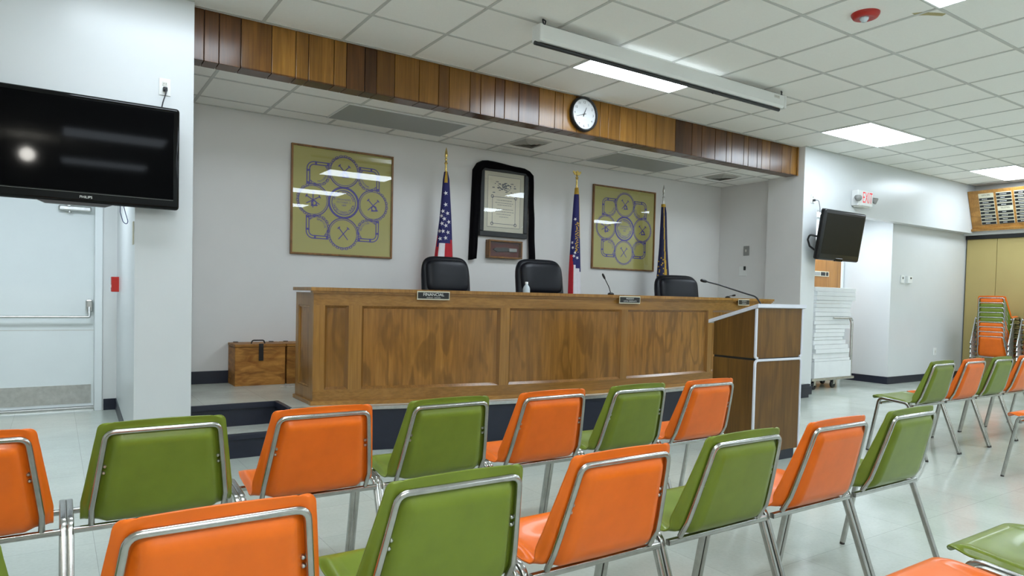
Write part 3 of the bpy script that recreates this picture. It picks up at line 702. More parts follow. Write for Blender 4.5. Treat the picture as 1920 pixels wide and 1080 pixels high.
for lo, hi in (((4.09, 1.637), (4.55, 1.655)), ((4.09, 1.825), (4.55, 1.843)), ((4.09, 1.655), (4.108, 1.825)), ((4.532, 1.655), (4.55, 1.825))): c.box((lo[0], YB-.085, lo[1]), (hi[0], YB-.001, hi[1]), .004)
c.build('frame', M['frame'], t); MB().box((4.1, YB-.03, 1.65), (4.54, YB-.002, 1.83)).build('lining', M['maroon'], t)
c = MB(); c.prism([(4.17, YB-.05, 1.735), (4.20, YB-.05, 1.755), (4.36, YB-.05, 1.765), (4.38, YB-.05, 1.755), (4.38, YB-.05, 1.72), (4.22, YB-.05, 1.71)], (0, .018, 0)); c.build('blade', M['iron'], t)
MB().box((4.38, YB-.06, 1.715), (4.49, YB-.03, 1.757), .008).build('knife_handle', M['grey'], t)
MB().box((4.105, YB-.083, 1.652), (4.535, YB-.081, 1.828)).build('glass', M['glass'], t)
# ------------------------------------------------------------------ flags
def star(mb, c, r, mi, n=Vector((0, -1, 0)), rot=0):
    pts = []
    for k in range(10):
        a = PI/2+rot+PI*k/5; q = r if k % 2 == 0 else r*.4; pts.append((c[0]+q*math.cos(a), c[1], c[2]+q*math.sin(a)))
    mb.add(pts, [list(range(10))], mi)
def flag(x, y, label, rows, ztop, zbot, finial, mats, mfun, decor=None, pole='brass'):
    """rows: list of (z, x_left, x_right) giving the outline; the cloth is a folded tube of fabric"""
    t = thing('flag', label, 'flag', (x, y, PZ), 0, 'flags on stands behind the desk')
    b = MB(); b.lathe([(0, .0), (.13, 0), (.135, .015), (.10, .03), (.03, .05), (.022, .09), (0, .09)], (x, y, PZ), 32); b.build('stand', M['brass'], t)
    MB().cyl((x, y, PZ+.05), (x, y, ztop+.10), .011, n=12).build('pole', M[pole], t)
    fn = MB()
    if finial == 'eagle':
        fn.lathe([(0, 0), (.014, 0), (.02, .02), (.01, .035), (.012, .05), (0, .055)], (x, y, ztop+.10), 16)
        fn.prism([(x-.012, y-.012, ztop+.15), (x+.012, y-.012, ztop+.15), (x+.02, y-.012, ztop+.185), (x+.006, y-.012, ztop+.205), (x-.012, y-.012, ztop+.19)], (0, .024, 0))
        for sg in (-1, 1): fn.prism([(x+sg*.008, y-.006, ztop+.16), (x+sg*.035, y-.006, ztop+.15), (x+sg*.062, y-.006, ztop+.185), (x+sg*.05, y-.006, ztop+.2), (x+sg*.02, y-.006, ztop+.182)], (0, .012, 0))
    else:
        fn.lathe([(0, 0), (.016, 0), (.018, .012), (.009, .025), (.009, .04), (.016, .05), (.009, .06)], (x, y, ztop+.08), 16)
        fn.lathe([(.008, .06), (.017, .085), (.014, .12), (.004, .165), (0, .18)], (x, y, ztop+.08), 8)
    fn.build('finial', M['steel'] if finial == 'silver' else M['brass'], t)
    n, m = 64, 44; c = MB()
    zs = [ztop+(zbot-ztop)*j/m for j in range(m+1)]
    thc = math.atan2(-y, -x)                       # the side of the cloth turned to the seats
    def ext(z):
        for (z1, a1, b1), (z0, a0, b0) in zip(rows[:-1], rows[1:]):
            if z0 <= z <= z1: q = (z1-z)/(z1-z0); return a1+(a0-a1)*q, b1+(b0-b1)*q
        return rows[-1][1:] if z < rows[-1][0] else rows[0][1:]
    def pt(th, z, out=0):
        l, r = ext(z); cx, a = (l+r)/2, (r-l)/2; q = (ztop-z)/(ztop-zbot)
        fold = 1+.13*q*math.sin(5*th+1.3)+.06*q*math.sin(9*th+z*6)
        return Vector((cx+(a+out)*math.cos(th)*(1+.05*q*math.sin(7*th)), y+((.03+.055*q)*fold+out)*math.sin(th), z))
    c.grid(lambda i, j: pt(2*PI*i/n, zs[j]), n, m, 0, True, lambda i, j: mfun(math.sin(2*PI*(i+.5)/n-thc) if math.cos(2*PI*(i+.5)/n-thc) > 0 else 2.0, zs[j]))
    def place(t_, z, poly, mi):
        th = thc+math.asin(t_); p0 = pt(th, z, .004); r_ = (pt(th+.05, z)-pt(th-.05, z)).normalized()
        c.add([p0+r_*u+Vector((0, 0, v)) for u, v in poly], [list(range(len(poly)))], mi)
    if decor: decor(place)
    o = c.build('cloth', mats, t)
fb = [M['flagblue'], M['flagred'], M['flagwhite'], M['gold']]
def star5(r, rot): return [((r if k % 2 == 0 else r*.4)*math.cos(PI/2+rot+PI*k/5), (r if k % 2 == 0 else r*.4)*math.sin(PI/2+rot+PI*k/5)) for k in range(10)]
def us_m(t, z):
    if t == 2.0: return 0 if z > 1.8 else 1
    if z > 2.41: return 3 if abs(t) < .45 else 0
    if t < -.84 and z < 1.86: return 1
    if z > 1.76+.03*t: return 0
    return 1 if t < -.5 else (2 if t < .3 else 1)
def us_d(place):
    for t, z in ((.05, 2.27), (.1, 2.15), (-.35, 2.08), (.45, 2.06), (-.05, 2.0), (-.55, 2.03), (.62, 1.97), (.25, 1.93), (-.35, 1.95), (.55, 1.86), (-.1, 1.87), (-.6, 1.87), (.3, 1.80), (-.4, 1.79)): place(t, z, star5(.025, .25), 2)
flag(3.43, 6.45, 'flag of white stars on blue with red stripes beside the left poster', [(2.50, 3.415, 3.445), (2.42, 3.40, 3.47), (2.0, 3.37, 3.505), (1.6, 3.32, 3.53), (.6, 3.30, 3.56)], 2.50, .75, 'spear', fb, us_m, us_d)
def ga_m(t, z):
    if t == 2.0: return 0 if z > 1.7 else 1
    if z > 2.45: return 3
    if t > .86 and z > 1.95: return 3
    lim = 1.72 if t < -.3 else 1.62-.08*t
    if z > lim: return 0
    return 1 if t < -.1 else 2
def ga_d(place):
    rnd = random.Random(5)
    for k in range(46):
        z = 2.10-.36*k/46; t = .42+.22*math.sin(k*1.7)+rnd.uniform(-.12, .12); w = rnd.uniform(.004, .010)
        place(min(.8, t), z, [(-w, -.006), (w, -.004), (w*.6, .007), (-w, .005)], 3)
    for t, z in ((-.1, 2.14), (-.5, 1.86), (-.35, 1.80), (.1, 1.74), (.5, 1.68), (-.1, 1.70)): place(t, z, star5(.022, .5), 2)
flag(5.20, 6.45, 'blue flag with gold seal over red and white, topped by a gold eagle', [(2.52, 5.185, 5.215), (2.42, 5.17, 5.235), (1.9, 5.14, 5.26), (1.55, 5.125, 5.28), (.6, 5.12, 5.32)], 2.52, .75, 'eagle', fb, ga_m, ga_d)
def nv_m(t, z):
    if z > 2.43: return 3
    return 3 if t != 2.0 and abs(t-(.15+.35*(2.43-z)/.6)) < .13 and z > 1.55 else 0
def nv_d(place):
    rnd = random.Random(9)
    for k in range(22):
        z = 1.75-.5*k/22; t = -.2+.5*math.sin(k*2.3); place(t, z, [(-.008, -.010), (.010, -.006), (.006, .011), (-.009, .008)], 3)
flag(6.67, 6.45, 'narrow navy flag with gold fringe and silver spear right of the posters', [(2.46, 6.645, 6.69), (2.35, 6.64, 6.72), (1.9, 6.63, 6.75), (1.5, 6.60, 6.80), (.6, 6.58, 6.84)], 2.46, .75, 'silver', [M['flagnavy'], M['flagred'], M['flagwhite'], M['gold']], nv_m, nv_d, 'steel')

# ================================================================== DESK
DX0, DX1 = 1.625, 7.175
t = thing('dais_desk', 'long curved oak panelled desk on the platform', 'desk', (4.4, 5.0, PZ))
def strip(x0, x1, z0, z1, yo, th, mat, name, n=16, mi=0):
    """piece of the curved front: yo = outward offset of its face from the desk front, th = thickness"""
    m = MB(); n = max(2, int(n*(x1-x0)/1.2)+1); xs = [x0+(x1-x0)*k/n for k in range(n+1)]
    poly = [(x, arcY(x, 4.70)-yo, z0) for x in xs] + [(x, arcY(x, 4.70)-yo+th, z0) for x in xs[::-1]]
    m.prism(poly, (0, 0, z1-z0)); return m.build(name, mat, t) if name else m
strip(DX0-.025, DX1+.025, 1.213, 1.240, .028, .19, M['oak'], 'desktop', 14)
strip(DX0+.04, DX1-.04, 1.09, 1.115, -.032, .55, M['oak'], 'work_surface', 14)
strip(DX0+.02, DX1-.02, 1.115, 1.213, -.13, .02, M['oak'], 'ledge_back', 14)
strip(DX0-.012, DX1+.012, 1.195, 1.214, .014, .05, M['oak_h'], 'top_moulding', 14)
strip(DX0, DX1, 1.105, 1.196, 0, .03, M['oak_h'], 'top_rail', 14)
strip(DX0, DX1, .372, .462, 0, .03, M['oak_h'], 'bottom_rail', 14)
strip(DX0-.018, DX1+.018, PZ, .376, .018, .05, M['oak_h'], 'base_moulding', 14)
st = [(DX0, 1.705), (1.875, 1.97), (3.09, 3.175), (4.36, 4.44), (5.655, 5.735), (6.83, 6.925), (7.095, DX1)]
for a, b in st: strip(a, b, .46, 1.107, 0, .03, M['oak'], 'stile', 14)
def bevel(p):
    """sloped moulding: p = list of (x, z, depth behind the front) pairs, outer row then inner row"""
    m = MB(); n = len(p)//2
    m.add([(x, arcY(x, 4.70)+dd, z) for x, z, dd in p], [[k, k+1, n+k+1, n+k] for k in range(n-1)]); return m
for (a, b), (c, e) in zip(st[:-1], st[1:]):
    strip(b-.01, c+.01, .455, 1.112, -.022, .008, M['oak_panel'], 'panel', 14)
    m = MB(); K = max(3, int((c-b)*12)); g = .020; D_ = .0215
    for zo, zi in ((.462, .462+g), (1.105, 1.105-g)):
        o_ = [(b+(c-b)*k/K, zo, .001) for k in range(K+1)]; i_ = [(b+g+(c-b-2*g)*k/K, zi, D_) for k in range(K+1)]
        q = bevel(o_+i_); m.add(q.v, q.f)
    for xo, xi in ((b, b+g), (c, c-g)):
        q = bevel([(xo, .462, .001), (xo, 1.105, .001), (xi, .462+g, D_), (xi, 1.105-g, D_)]); m.add(q.v, q.f)
    m.build('panel_moulding', M['oak_dark'], t)
for sx, x in ((1, DX0), (-1, DX1)):
    y0 = arcY(x, 4.70); y1 = y0+.45
    a, b = sorted((x-sx*.025, x+sx*.14)); MB().box((a, y0+.15, 1.213), (b, y1+.01, 1.240), .003).build('desktop', M['oak'], t)
    e = MB(); a, b = sorted((x, x+sx*.03)); e.box((a, y0+.031, .372), (b, y0+.10, 1.2)); e.box((a, y1-.07, .372), (b, y1, 1.2)); e.box((a, y0+.1, .372), (b, y1-.07, .47)); e.box((a, y0+.1, 1.10), (b, y1-.07, 1.2)); e.build('end_frame', M['oak'], t)
    a, b = sorted((x+sx*.012, x+sx*.024)); MB().box((a, y0+.09, .46), (b, y1-.06, 1.11)).build('end_panel', M['oak_panel'], t)
    a, b = sorted((x-sx*.018, x+sx*.03)); MB().box((a, y0+.034, PZ), (b, y1+.005, .376), .005).build('end_moulding', M['oak'], t)
    m = MB(); a, b = sorted((x+sx*.003, x+sx*.014))
    for ya, yb, za, zb in ((y0+.1, y1-.07, .47, .485), (y0+.1, y1-.07, 1.085, 1.1), (y0+.1, y0+.115, .485, 1.085), (y1-.085, y1-.07, .485, 1.085)): m.box((a, ya, za), (b, yb, zb), .003)
    m.build('end_moulding', M['oak'], t)
MB().box((3.0, 5.20, PZ), (3.04, 5.32, 1.09)).build('inner_leg', M['oak'], t)
def nameplate(x, lines, label, w=.26, zc=1.196, h=.068):
    y = arcY(x, 4.70)-.030; a = math.atan(.11*(x-4.4)); xd = Vector((math.cos(a), math.sin(a), 0)); nd = Vector((math.sin(a), -math.cos(a), 0)); c = Vector((x, y, zc)) + nd*.004
    t = thing('name_plate', label, 'name plate', c, 0, 'name plates on the desk front')
    def slab(ww, hh, d0, d1, nm, mat):
        z = Vector((0, 0, 1)); p = [c+xd*sx*ww/2+z*sz*hh/2+nd*d0 for sx, sz in ((-1, -1), (1, -1), (1, 1), (-1, 1))]
        MB().prism(p, nd*(d1-d0)).build(nm, mat, t)
    slab(w, h, -.003, .002, 'holder', M['cream']); slab(w-.012, h-.018, .001, .004, 'plate', M['plate'])
    l = MB()
    for tx, sz, dz in lines: text(l, tx, sz, c+nd*.0046+Vector((0, 0, dz)), xd, (0, 0, 1))
    l.build('lettering', M['lettering'], t)
nameplate(2.50, [('FINANCIAL', .034, .007), ('SECRETARY   TREASURER', .010, -.017)], 'black name plate reading FINANCIAL on the desk front', .265)
nameplate(4.425, [('PRESIDENT', .020, .011), ('LOCAL UNION # 72', .018, -.012)], 'black name plate reading PRESIDENT in the middle of the desk front')
nameplate(6.33, [('RECORDING', .019, .011), ('SECRETARY', .019, -.012)], 'black name plate on the desk front behind the lectern microphone')
# bottle, microphones
t = thing('water_bottle', 'small clear water bottle with white cap on the desk by the middle chair', 'bottle', (3.49, 5.0, 1.115))
MB().lathe([(0, 0), (.03, 0), (.032, .01), (.03, .03), (.032, .05), (.032, .155), (.027, .175), (.013, .195), (.012, .205)], (3.49, 5.0, 1.115), 20).build('body', M['fob'], t)
MB().lathe([(.013, .20), (.0135, .22), (0, .221)], (3.49, 5.0, 1.115), 16).build('cap', M['white'], t)
def mic(pts, base, label, r=.004, hr=.011, base_r=.03):
    t = thing('gooseneck_microphone', label, 'microphone', base)
    MB().lathe([(0, 0), (base_r, 0), (base_r, .012), (.012, .022), (0, .022)], base, 20).build('base', M['black'], t)
    f = fillet(pts, .08, 8); MB().tube(f, r, 10).build('gooseneck', M['black'], t)
    dr = (f[-1]-f[-2]).normalized(); e = f[-1]
    MB().tube([e-dr*.01, e, e+dr*.02, e+dr*.045, e+dr*.055], 1, 12, radii=[r*1.3, hr*.8, hr, hr*.9, hr*.3]).build('capsule', M['black'], t)
mic([(4.31, 4.80, 1.25), (4.285, 4.80, 1.31), (4.24, 4.79, 1.36), (4.215, 4.785, 1.39)], (4.31, 4.80, 1.24), 'thin gooseneck microphone standing on the middle of the desk')
mic([(6.33, 5.08, 1.25), (6.33, 5.07, 1.262), (6.325, 5.04, 1.266), (6.32, 5.02, 1.268)], (6.33, 5.09, 1.24), 'low microphone on the desk behind the lectern microphone')
# ------------------------------------------------------------------ executive chairs behind the desk
def exec_chair(x, y, rz, label, s=1.0, top=1.56):
    t = thing('executive_chair', label, 'office chair', (x, y, PZ), rz, 'black executive chairs'); t.scale = (s, s, (top-PZ)/1.215)
    def P(m, n, mat, sm=True):
        o = m.build(n, mat, t, world=False)
        return o
    def pillow(lo, hi, nm, pw=3.5, lean=0):
        c = [(a+b)/2 for a, b in zip(lo, hi)]; h = [(b-a)/2 for a, b in zip(lo, hi)]; m = MB(); nu, nv = 32, 20
        def sp(i, j):
            u, v = 2*PI*i/nu, PI*j/nv-PI/2
            f = lambda k, e: math.copysign(abs(k)**(2/e), k)
            x_, y_, z_ = f(math.cos(v), pw)*f(math.cos(u), pw), f(math.cos(v), 2.4)*f(math.sin(u), 2.4), f(math.sin(v), pw)
            return (c[0]+h[0]*x_, c[1]+h[1]*y_+lean*(c[2]+h[2]*z_-.5), c[2]+h[2]*z_)
        m.grid(sp, nu, nv); return P(m, nm, M['leather'])
    pillow((-.27, -.03, .52), (.27, .09, 1.215), 'backrest', 5, .16)
    pillow((-.235, -.075, .86), (.235, .03, 1.185), 'head_cushion', 4.5, .16)
    pillow((-.235, -.07, .55), (.235, .03, .87), 'lumbar_cushion', 4.5, .16)
    pillow((-.27, -.52, .40), (.27, .02, .53), 'seat', 4)
    for sx in (-1, 1):
        m = MB(); m.tube(fillet([(sx*.24, -.1, .45), (sx*.31, -.1, .46), (sx*.31, -.1, .68)], .05), .016, 10); m.box((sx*.31-.035, -.36, .67), (sx*.31+.035, .0, .71), .015); P(m, 'armrest', M['black'])
    m = MB(); m.cyl((0, -.25, .10), (0, -.25, .42), .03, n=16); P(m, 'gas_lift', M['black'])
    for k in range(5):
        a = 2*PI*k/5+.3; e = Vector((.30*math.cos(a), -.25+.30*math.sin(a), .075))
        m = MB(); m.tube([(0, -.25, .115), e], .02, 8, radii=[.028, .018]); o = P(m, 'leg', M['black'])
        w = MB(); w.cyl(e+Vector((-.018*math.sin(a), .018*math.cos(a), -.047)), e-Vector((-.018*math.sin(a), .018*math.cos(a), .047)), .028, n=14); ob = w.build('caster', M['black'], o, world=False)
exec_chair(3.15, 5.80, -.10, 'black leather office chair between left poster and certificate', .93, 1.575)
exec_chair(4.24, 5.75, -.12, 'black leather office chair behind the water bottle', 1.04, 1.60)
exec_chair(6.34, 5.78, -.25, 'black leather office chair at the right end of the desk', 1.13, 1.51)
# ------------------------------------------------------------------ wooden boxes on the platform
def crate(x0, y0, w, dd, h, label, group='wooden boxes on the platform'):
    t = thing('wooden_box', label, 'wooden box', (x0+w/2, y0+dd/2, PZ), 0, group)
    MB().box((x0, y0, PZ), (x0+w, y0+dd, PZ+h-.03), .004).build('body', M['box'], t)
    MB().box((x0-.004, y0-.004, PZ+h-.027), (x0+w+.004, y0+dd, PZ+h), .004).build('lid', M['box'], t)
    cx = x0+w*.5
    MB().box((cx-.018, y0-.012, PZ+h-.15), (cx+.022, y0-.003, PZ+h+.004), .002).build('hasp', M['iron'], t)
    MB().tube(fillet([(cx-.07, y0+.06, PZ+h), (cx-.06, y0+.06, PZ+h+.03), (cx+.04, y0+.06, PZ+h+.03), (cx+.05, y0+.06, PZ+h)], .03), .006, 8).build('handle', M['iron'], t)
    for hx in (x0+.06, x0+w-.06): MB().box((hx-.02, y0+dd-.03, PZ+h-.001), (hx+.02, y0+dd, PZ+h+.006), .002).build('hinge', M['iron'], t)
crate(1.335, 6.405, .44, .285, .375, 'brown plywood box with iron hasp left of the desk')
crate(1.79, 6.405, .44, .285, .375, 'brown plywood box half hidden behind the desk end')

# ================================================================== LECTERN
t = thing('lectern', 'brown wood lectern with white edging in front of the platform', 'lectern', (4.54, 3.36, 0))
lx0, lx1, ly0, ly1 = 4.262, 4.82, 3.165, 3.55
MB().box((lx0+.02, ly0+.02, 0), (lx1-.02, ly1-.02, .082), .003).build('toe_kick', M['navy'], t)
MB().box((lx0, ly0, .08), (lx1, ly1, .776), .004).build('lower_cabinet', M['lectern_wood'], t)
def zt(y): return 1.160-(y-ly0)*.295
MB().prism([(lx0, ly0, .792), (lx0, ly1, .792), (lx0, ly1, zt(ly1)), (lx0, ly0, zt(ly0))], (lx1-lx0, 0, 0)).build('upper_cabinet', M['lectern_wood'], t)
MB().box((lx0+.006, ly0+.006, .775), (lx1-.006, ly1-.006, .793)).build('joint', M['plate'], t)
y0, y1 = ly0-.02, ly1+.045
p = [(lx0-.012, y0, zt(y0)), (lx0-.012, y1, zt(y1)), (lx0-.012, y1, zt(y1)+.027), (lx0-.012, y0, zt(y0)+.027)]
MB().prism(p, (lx1-lx0+.036, 0, 0)).build('top', M['laminate'], t)
e = MB(); T = .009
for z0, z1, r in ((.083, .776, 'top'), (.792, 1.158, 'bot')):
    path = [(lx0, z0), (lx0, z1), (lx1, z1), (lx1, z0)] if r == 'top' else [(lx0, z1), (lx0, z0), (lx1, z0), (lx1, z1)]
    pth = fillet([(x, ly0, z) for x, z in path], .03, 5)
    if r == 'top': e.tube(pth, T, shape=squircle(8, 4), sm=False, upv=(0, 1, 0))
    else:
        e.tube(fillet([(lx0, ly0, 1.158), (lx0, ly0, .80), (lx0+.025, ly0, .792)], .02), T, shape=squircle(8, 4), sm=False, upv=(0, 1, 0)); e.tube(fillet([(lx1, ly0, 1.158), (lx1, ly0, .80), (lx1-.025, ly0, .792)], .02), T, shape=squircle(8, 4), sm=False, upv=(0, 1, 0))
e.build('edge_trim', M['laminate'], t)
mz = zt(3.30)+.027
mic([(4.40, 3.22, zt(3.22)+.03), (4.405, 3.28, 1.245), (4.40, 3.40, 1.275), (4.39, 3.62, 1.335), (4.385, 3.75, 1.362)], (4.40, 3.22, zt(3.22)+.024), 'long gooseneck microphone bending over the lectern top', .006, .014, .022)

# ================================================================== DOLLY with cartons
t = thing('platform_dolly', 'flat dolly with tube handle in the right passage', 'dolly', (9.2, 5.72, 0))
MB().box((8.66, 5.50, .125), (9.70, 5.96, .16), .006).build('deck', M['steel'], t)
MB().tube(fillet([(9.66, 5.54, .16), (9.66, 5.54, 1.0), (9.66, 5.92, 1.0), (9.66, 5.92, .16)], .09), .018, 12).build('handle', M['steel'], t)
MB().tube(fillet([(9.10, 5.49, 1.0), (9.55, 5.49, 1.0), (9.655, 5.53, .97)], .06), .012, 10).build('handle_rail', M['steel'], t)
for x in (8.78, 9.25, 9.55):
    for y in (5.56, 5.90):
        if x == 9.55 and y > 5.8 or x == 8.78 or x == 9.25:
            w = MB(); w.lathe([(.022, -.016), (.05, -.016), (.056, -.01), (.056, .01), (.05, .016), (.022, .016)], (x, y, .057), 24, mat=RX); w.lathe([(.02, -.018), (0, -.018)], (x, y, .057), 12, 1, mat=RX)
            for k in range(5):
                a = 2*PI*k/5; w.tube([(x, y, .057), (x+.045*math.cos(a), y, .057+.045*math.sin(a))], .006, 6, 1)
            w.box((x-.02, y-.026, .06), (x+.02, y-.02, .126), .002, 1); w.box((x-.02, y+.02, .06), (x+.02, y+.026, .126), .002, 1)
            w.build('caster', [M['black'], M['steel']], t)
px_ = [(755, 870, 257), (735, 755, 249), (700, 735, 244), (670, 700, 240), (640, 670, 233), (610, 640, 225), (585, 608, 201), (555, 585, 208), (530, 555, 210), (497, 527, 243), (470, 497, 241), (440, 470, 240), (410, 440, 244), (380, 410, 247), (352, 380, 250), (330, 352, 256), (295, 325, 275), (265, 295, 273), (235, 265, 282)]
zz = .161; words = ['at the bottom', 'second from the bottom', 'third from the bottom', 'fourth from the bottom', 'fifth from the bottom', 'sixth from the bottom', 'seventh from the bottom', 'eighth from the bottom', 'ninth from the bottom', 'tenth, the middle one', 'ninth from the top', 'eighth from the top', 'seventh from the top', 'sixth from the top', 'fifth from the top', 'fourth from the top', 'third from the top', 'second from the top', 'topmost']
hts = [y1-y0 for y0, y1, _ in px_]; tot = sum(hts); scale = (1.43-zz)/tot
random.seed(3)
for k, ((ya, yb, xr), h) in enumerate(zip(px_, hts)):
    hh = h*scale; xr_ = 9.065+(xr-105)/3.855*.01415; dy = random.uniform(-.015, .015)
    o = MB().box((8.72+random.uniform(-.02, .02), 5.52+dy, zz+.001), (xr_, 5.93+dy, zz+hh-.0015), .003).build('ceiling_tile_carton', M['carton'], None, ((8.72+xr_)/2, 5.72, zz))
    tag(o, 'flat white carton %s of the stack on the dolly' % words[k], 'carton', 'white cartons on the dolly'); zz += hh

# ================================================================== HONOUR BOARD
bz0, bz1, bxb, bxt = 2.475, 3.09, 12.745, 12.50
t = thing('honour_board', 'wooden board of engraved name strips on the right wall header', 'plaque board', (12.7, 4.5, 2.47))
lean = Vector((bxt-bxb, 0, bz1-bz0)).normalized(); nrm = Vector((-lean.z, 0, lean.x)); orig = Vector((bxb, 5.29, bz0)); yd = Vector((0, -1, 0)); HL = (Vector((bxt, 0, bz1))-Vector((bxb, 0, bz0))).length
def bq(u0, u1, v0, v1, d0, d1): return [orig+yd*u+lean*v+nrm*d0 for u, v in ((u0, v0), (u1, v0), (u1, v1), (u0, v1))], nrm*(d1-d0)
BW = 2.6
a, b = bq(0, BW, 0, HL, -.02, 0); MB().prism(a, b).build('board', M['board'], t)
a, b = bq(-.005, BW, -.005, .03, 0, .045); MB().prism(a, b).build('ledge', M['board'], t)
MB().prism([Vector((bxb+.01, 5.26, bz0)), Vector((12.79, 5.26, bz0)), Vector((12.79, 5.26, bz1)), Vector((bxt+.02, 5.26, bz1))], (0, -.03, 0)).build('wedge_bracket', M['board'], t)
def strip_plate(u0, w, v, h, header):
    m = MB(); a, b = bq(u0, u0+w, v, v+h, 0, .006); m.prism(a, b, 0)
    a, b = bq(u0+.004, u0+w-.004, v+.003, v+h-.013 if not header else v+h-.003, .004, .008)
    if not header:
        m.prism(a, b, 1); u = u0+w*random.uniform(.2, .3); e = u0+w*random.uniform(.5, .75); vv = v+(h-.010)*.40
        while u < e:
            q = random.uniform(.006, .016); a, b = bq(u, u+q, vv, vv+(h-.010)*.22, .008, .0085); m.prism(a, b, 2); u += q+.004
    else: text(m, header, .036, orig+yd*(u0+w/2)+lean*(v+h/2)+nrm*.0068, yd, lean, 1, .8)
    m.build('name_strip', [M['cream'], M['plate'], M['lettering']], t)
for ci, u in enumerate((.15, .40, .65, .90, 1.15)):
    v = HL-.05; n = 0
    for r in range(10):
        hd = {(0, 0): 'OFFICERS', (1, 4): 'TRUSTEES', (2, 0): None}.get((ci, r))
        h = .062 if hd else .0575; v -= h
        if v < .06: break
        strip_plate(u, .215, v, h-.001, hd)

# ================================================================== SHELL CHAIRS
CH = {}
def shell_fun():
    prof = [(.242, .424), (.241, .438), (.230, .450), (.20, .455), (.12, .452), (.03, .444), (-.045, .436), (-.085, .436), (-.112, .446), (-.128, .47), (-.142, .51), (-.162, .58), (-.183, .657), (-.202, .730), (-.211, .775)]
    pts = [Vector((0, y, z)) for y, z in prof]; L = [0]
    for a, b in zip(pts[:-1], pts[1:]): L.append(L[-1]+(b-a).length)
    def C(s):
        s = max(0, min(L[-1], s))
        for k in range(len(L)-1):
            if s <= L[k+1]+1e-9:
                q = (s-L[k])/(L[k+1]-L[k]); p0 = pts[max(0, k-1)]; p1, p2 = pts[k], pts[k+1]; p3 = pts[min(len(pts)-1, k+2)]
                return .5*((2*p1)+(p2-p0)*q+(2*p0-5*p1+4*p2-p3)*q*q+(3*p1-p0-3*p2+p3)*q**3)
        return pts[-1]
    tot = L[-1]; sj = L[8]       # junction between seat and back
    hwp = [(0, .205), (.05, .218), (.2, .224), (sj-.02, .236), (sj+.05, .236), (tot, .190)]
    def hw(s):
        for (a, x), (b, y) in zip(hwp[:-1], hwp[1:]):
            if s <= b: q = (s-a)/(b-a); q = q if a > sj else q*q*(3-2*q); return x+(y-x)*q
        return hwp[-1][1]
    def sst(a, b, x): q = max(0, min(1, (x-a)/(b-a))); return q*q*(3-2*q)
    def S(u, s, groove=True):
        w = hw(s); r0, r1 = .055, .027
        if s < r0: w = w-r0+math.sqrt(max(0, r0*r0-(r0-s)**2))
        if s > tot-r1: w = w-r1+math.sqrt(max(0, r1*r1-(s-tot+r1)**2))
        p = C(s); d = (C(s+.004)-C(s-.004)).normalized(); N = Vector((0, d.z, -d.y))
        if N.z < -.2 and s < sj: N = -N
        if N.dot(Vector((0, .7, .7))) < 0: N = -N
        au = abs(u); bk = sst(sj-.05, sj+.04, s); top = 1-sst(tot-.07, tot-.02, s)
        wing = (.030*(1-max(0, min(1, (s-sj)/(tot-sj))))*bk+.006*bk) * sst(.90, 1.0, au)
        bulge = .030*bk*top*(1-sst(.68, .82, au)) if groove else 0
        belly = .022*(1-au*au)*sst(.06, .2, s)*(1-sst(sj-.06, sj+.02, s))
        roll = (.009*sst(.72, .9, au)-.024*sst(.91, 1, au))*sst(.03, .10, s)*(1-sst(sj-.12, sj-.02, s))
        crown = .004*sst(tot-.12, tot, s)*au*au
        return p + Vector((u*w, 0, 0)) + N*(wing+roll-bulge-belly) - d*crown
    return S, tot, sj
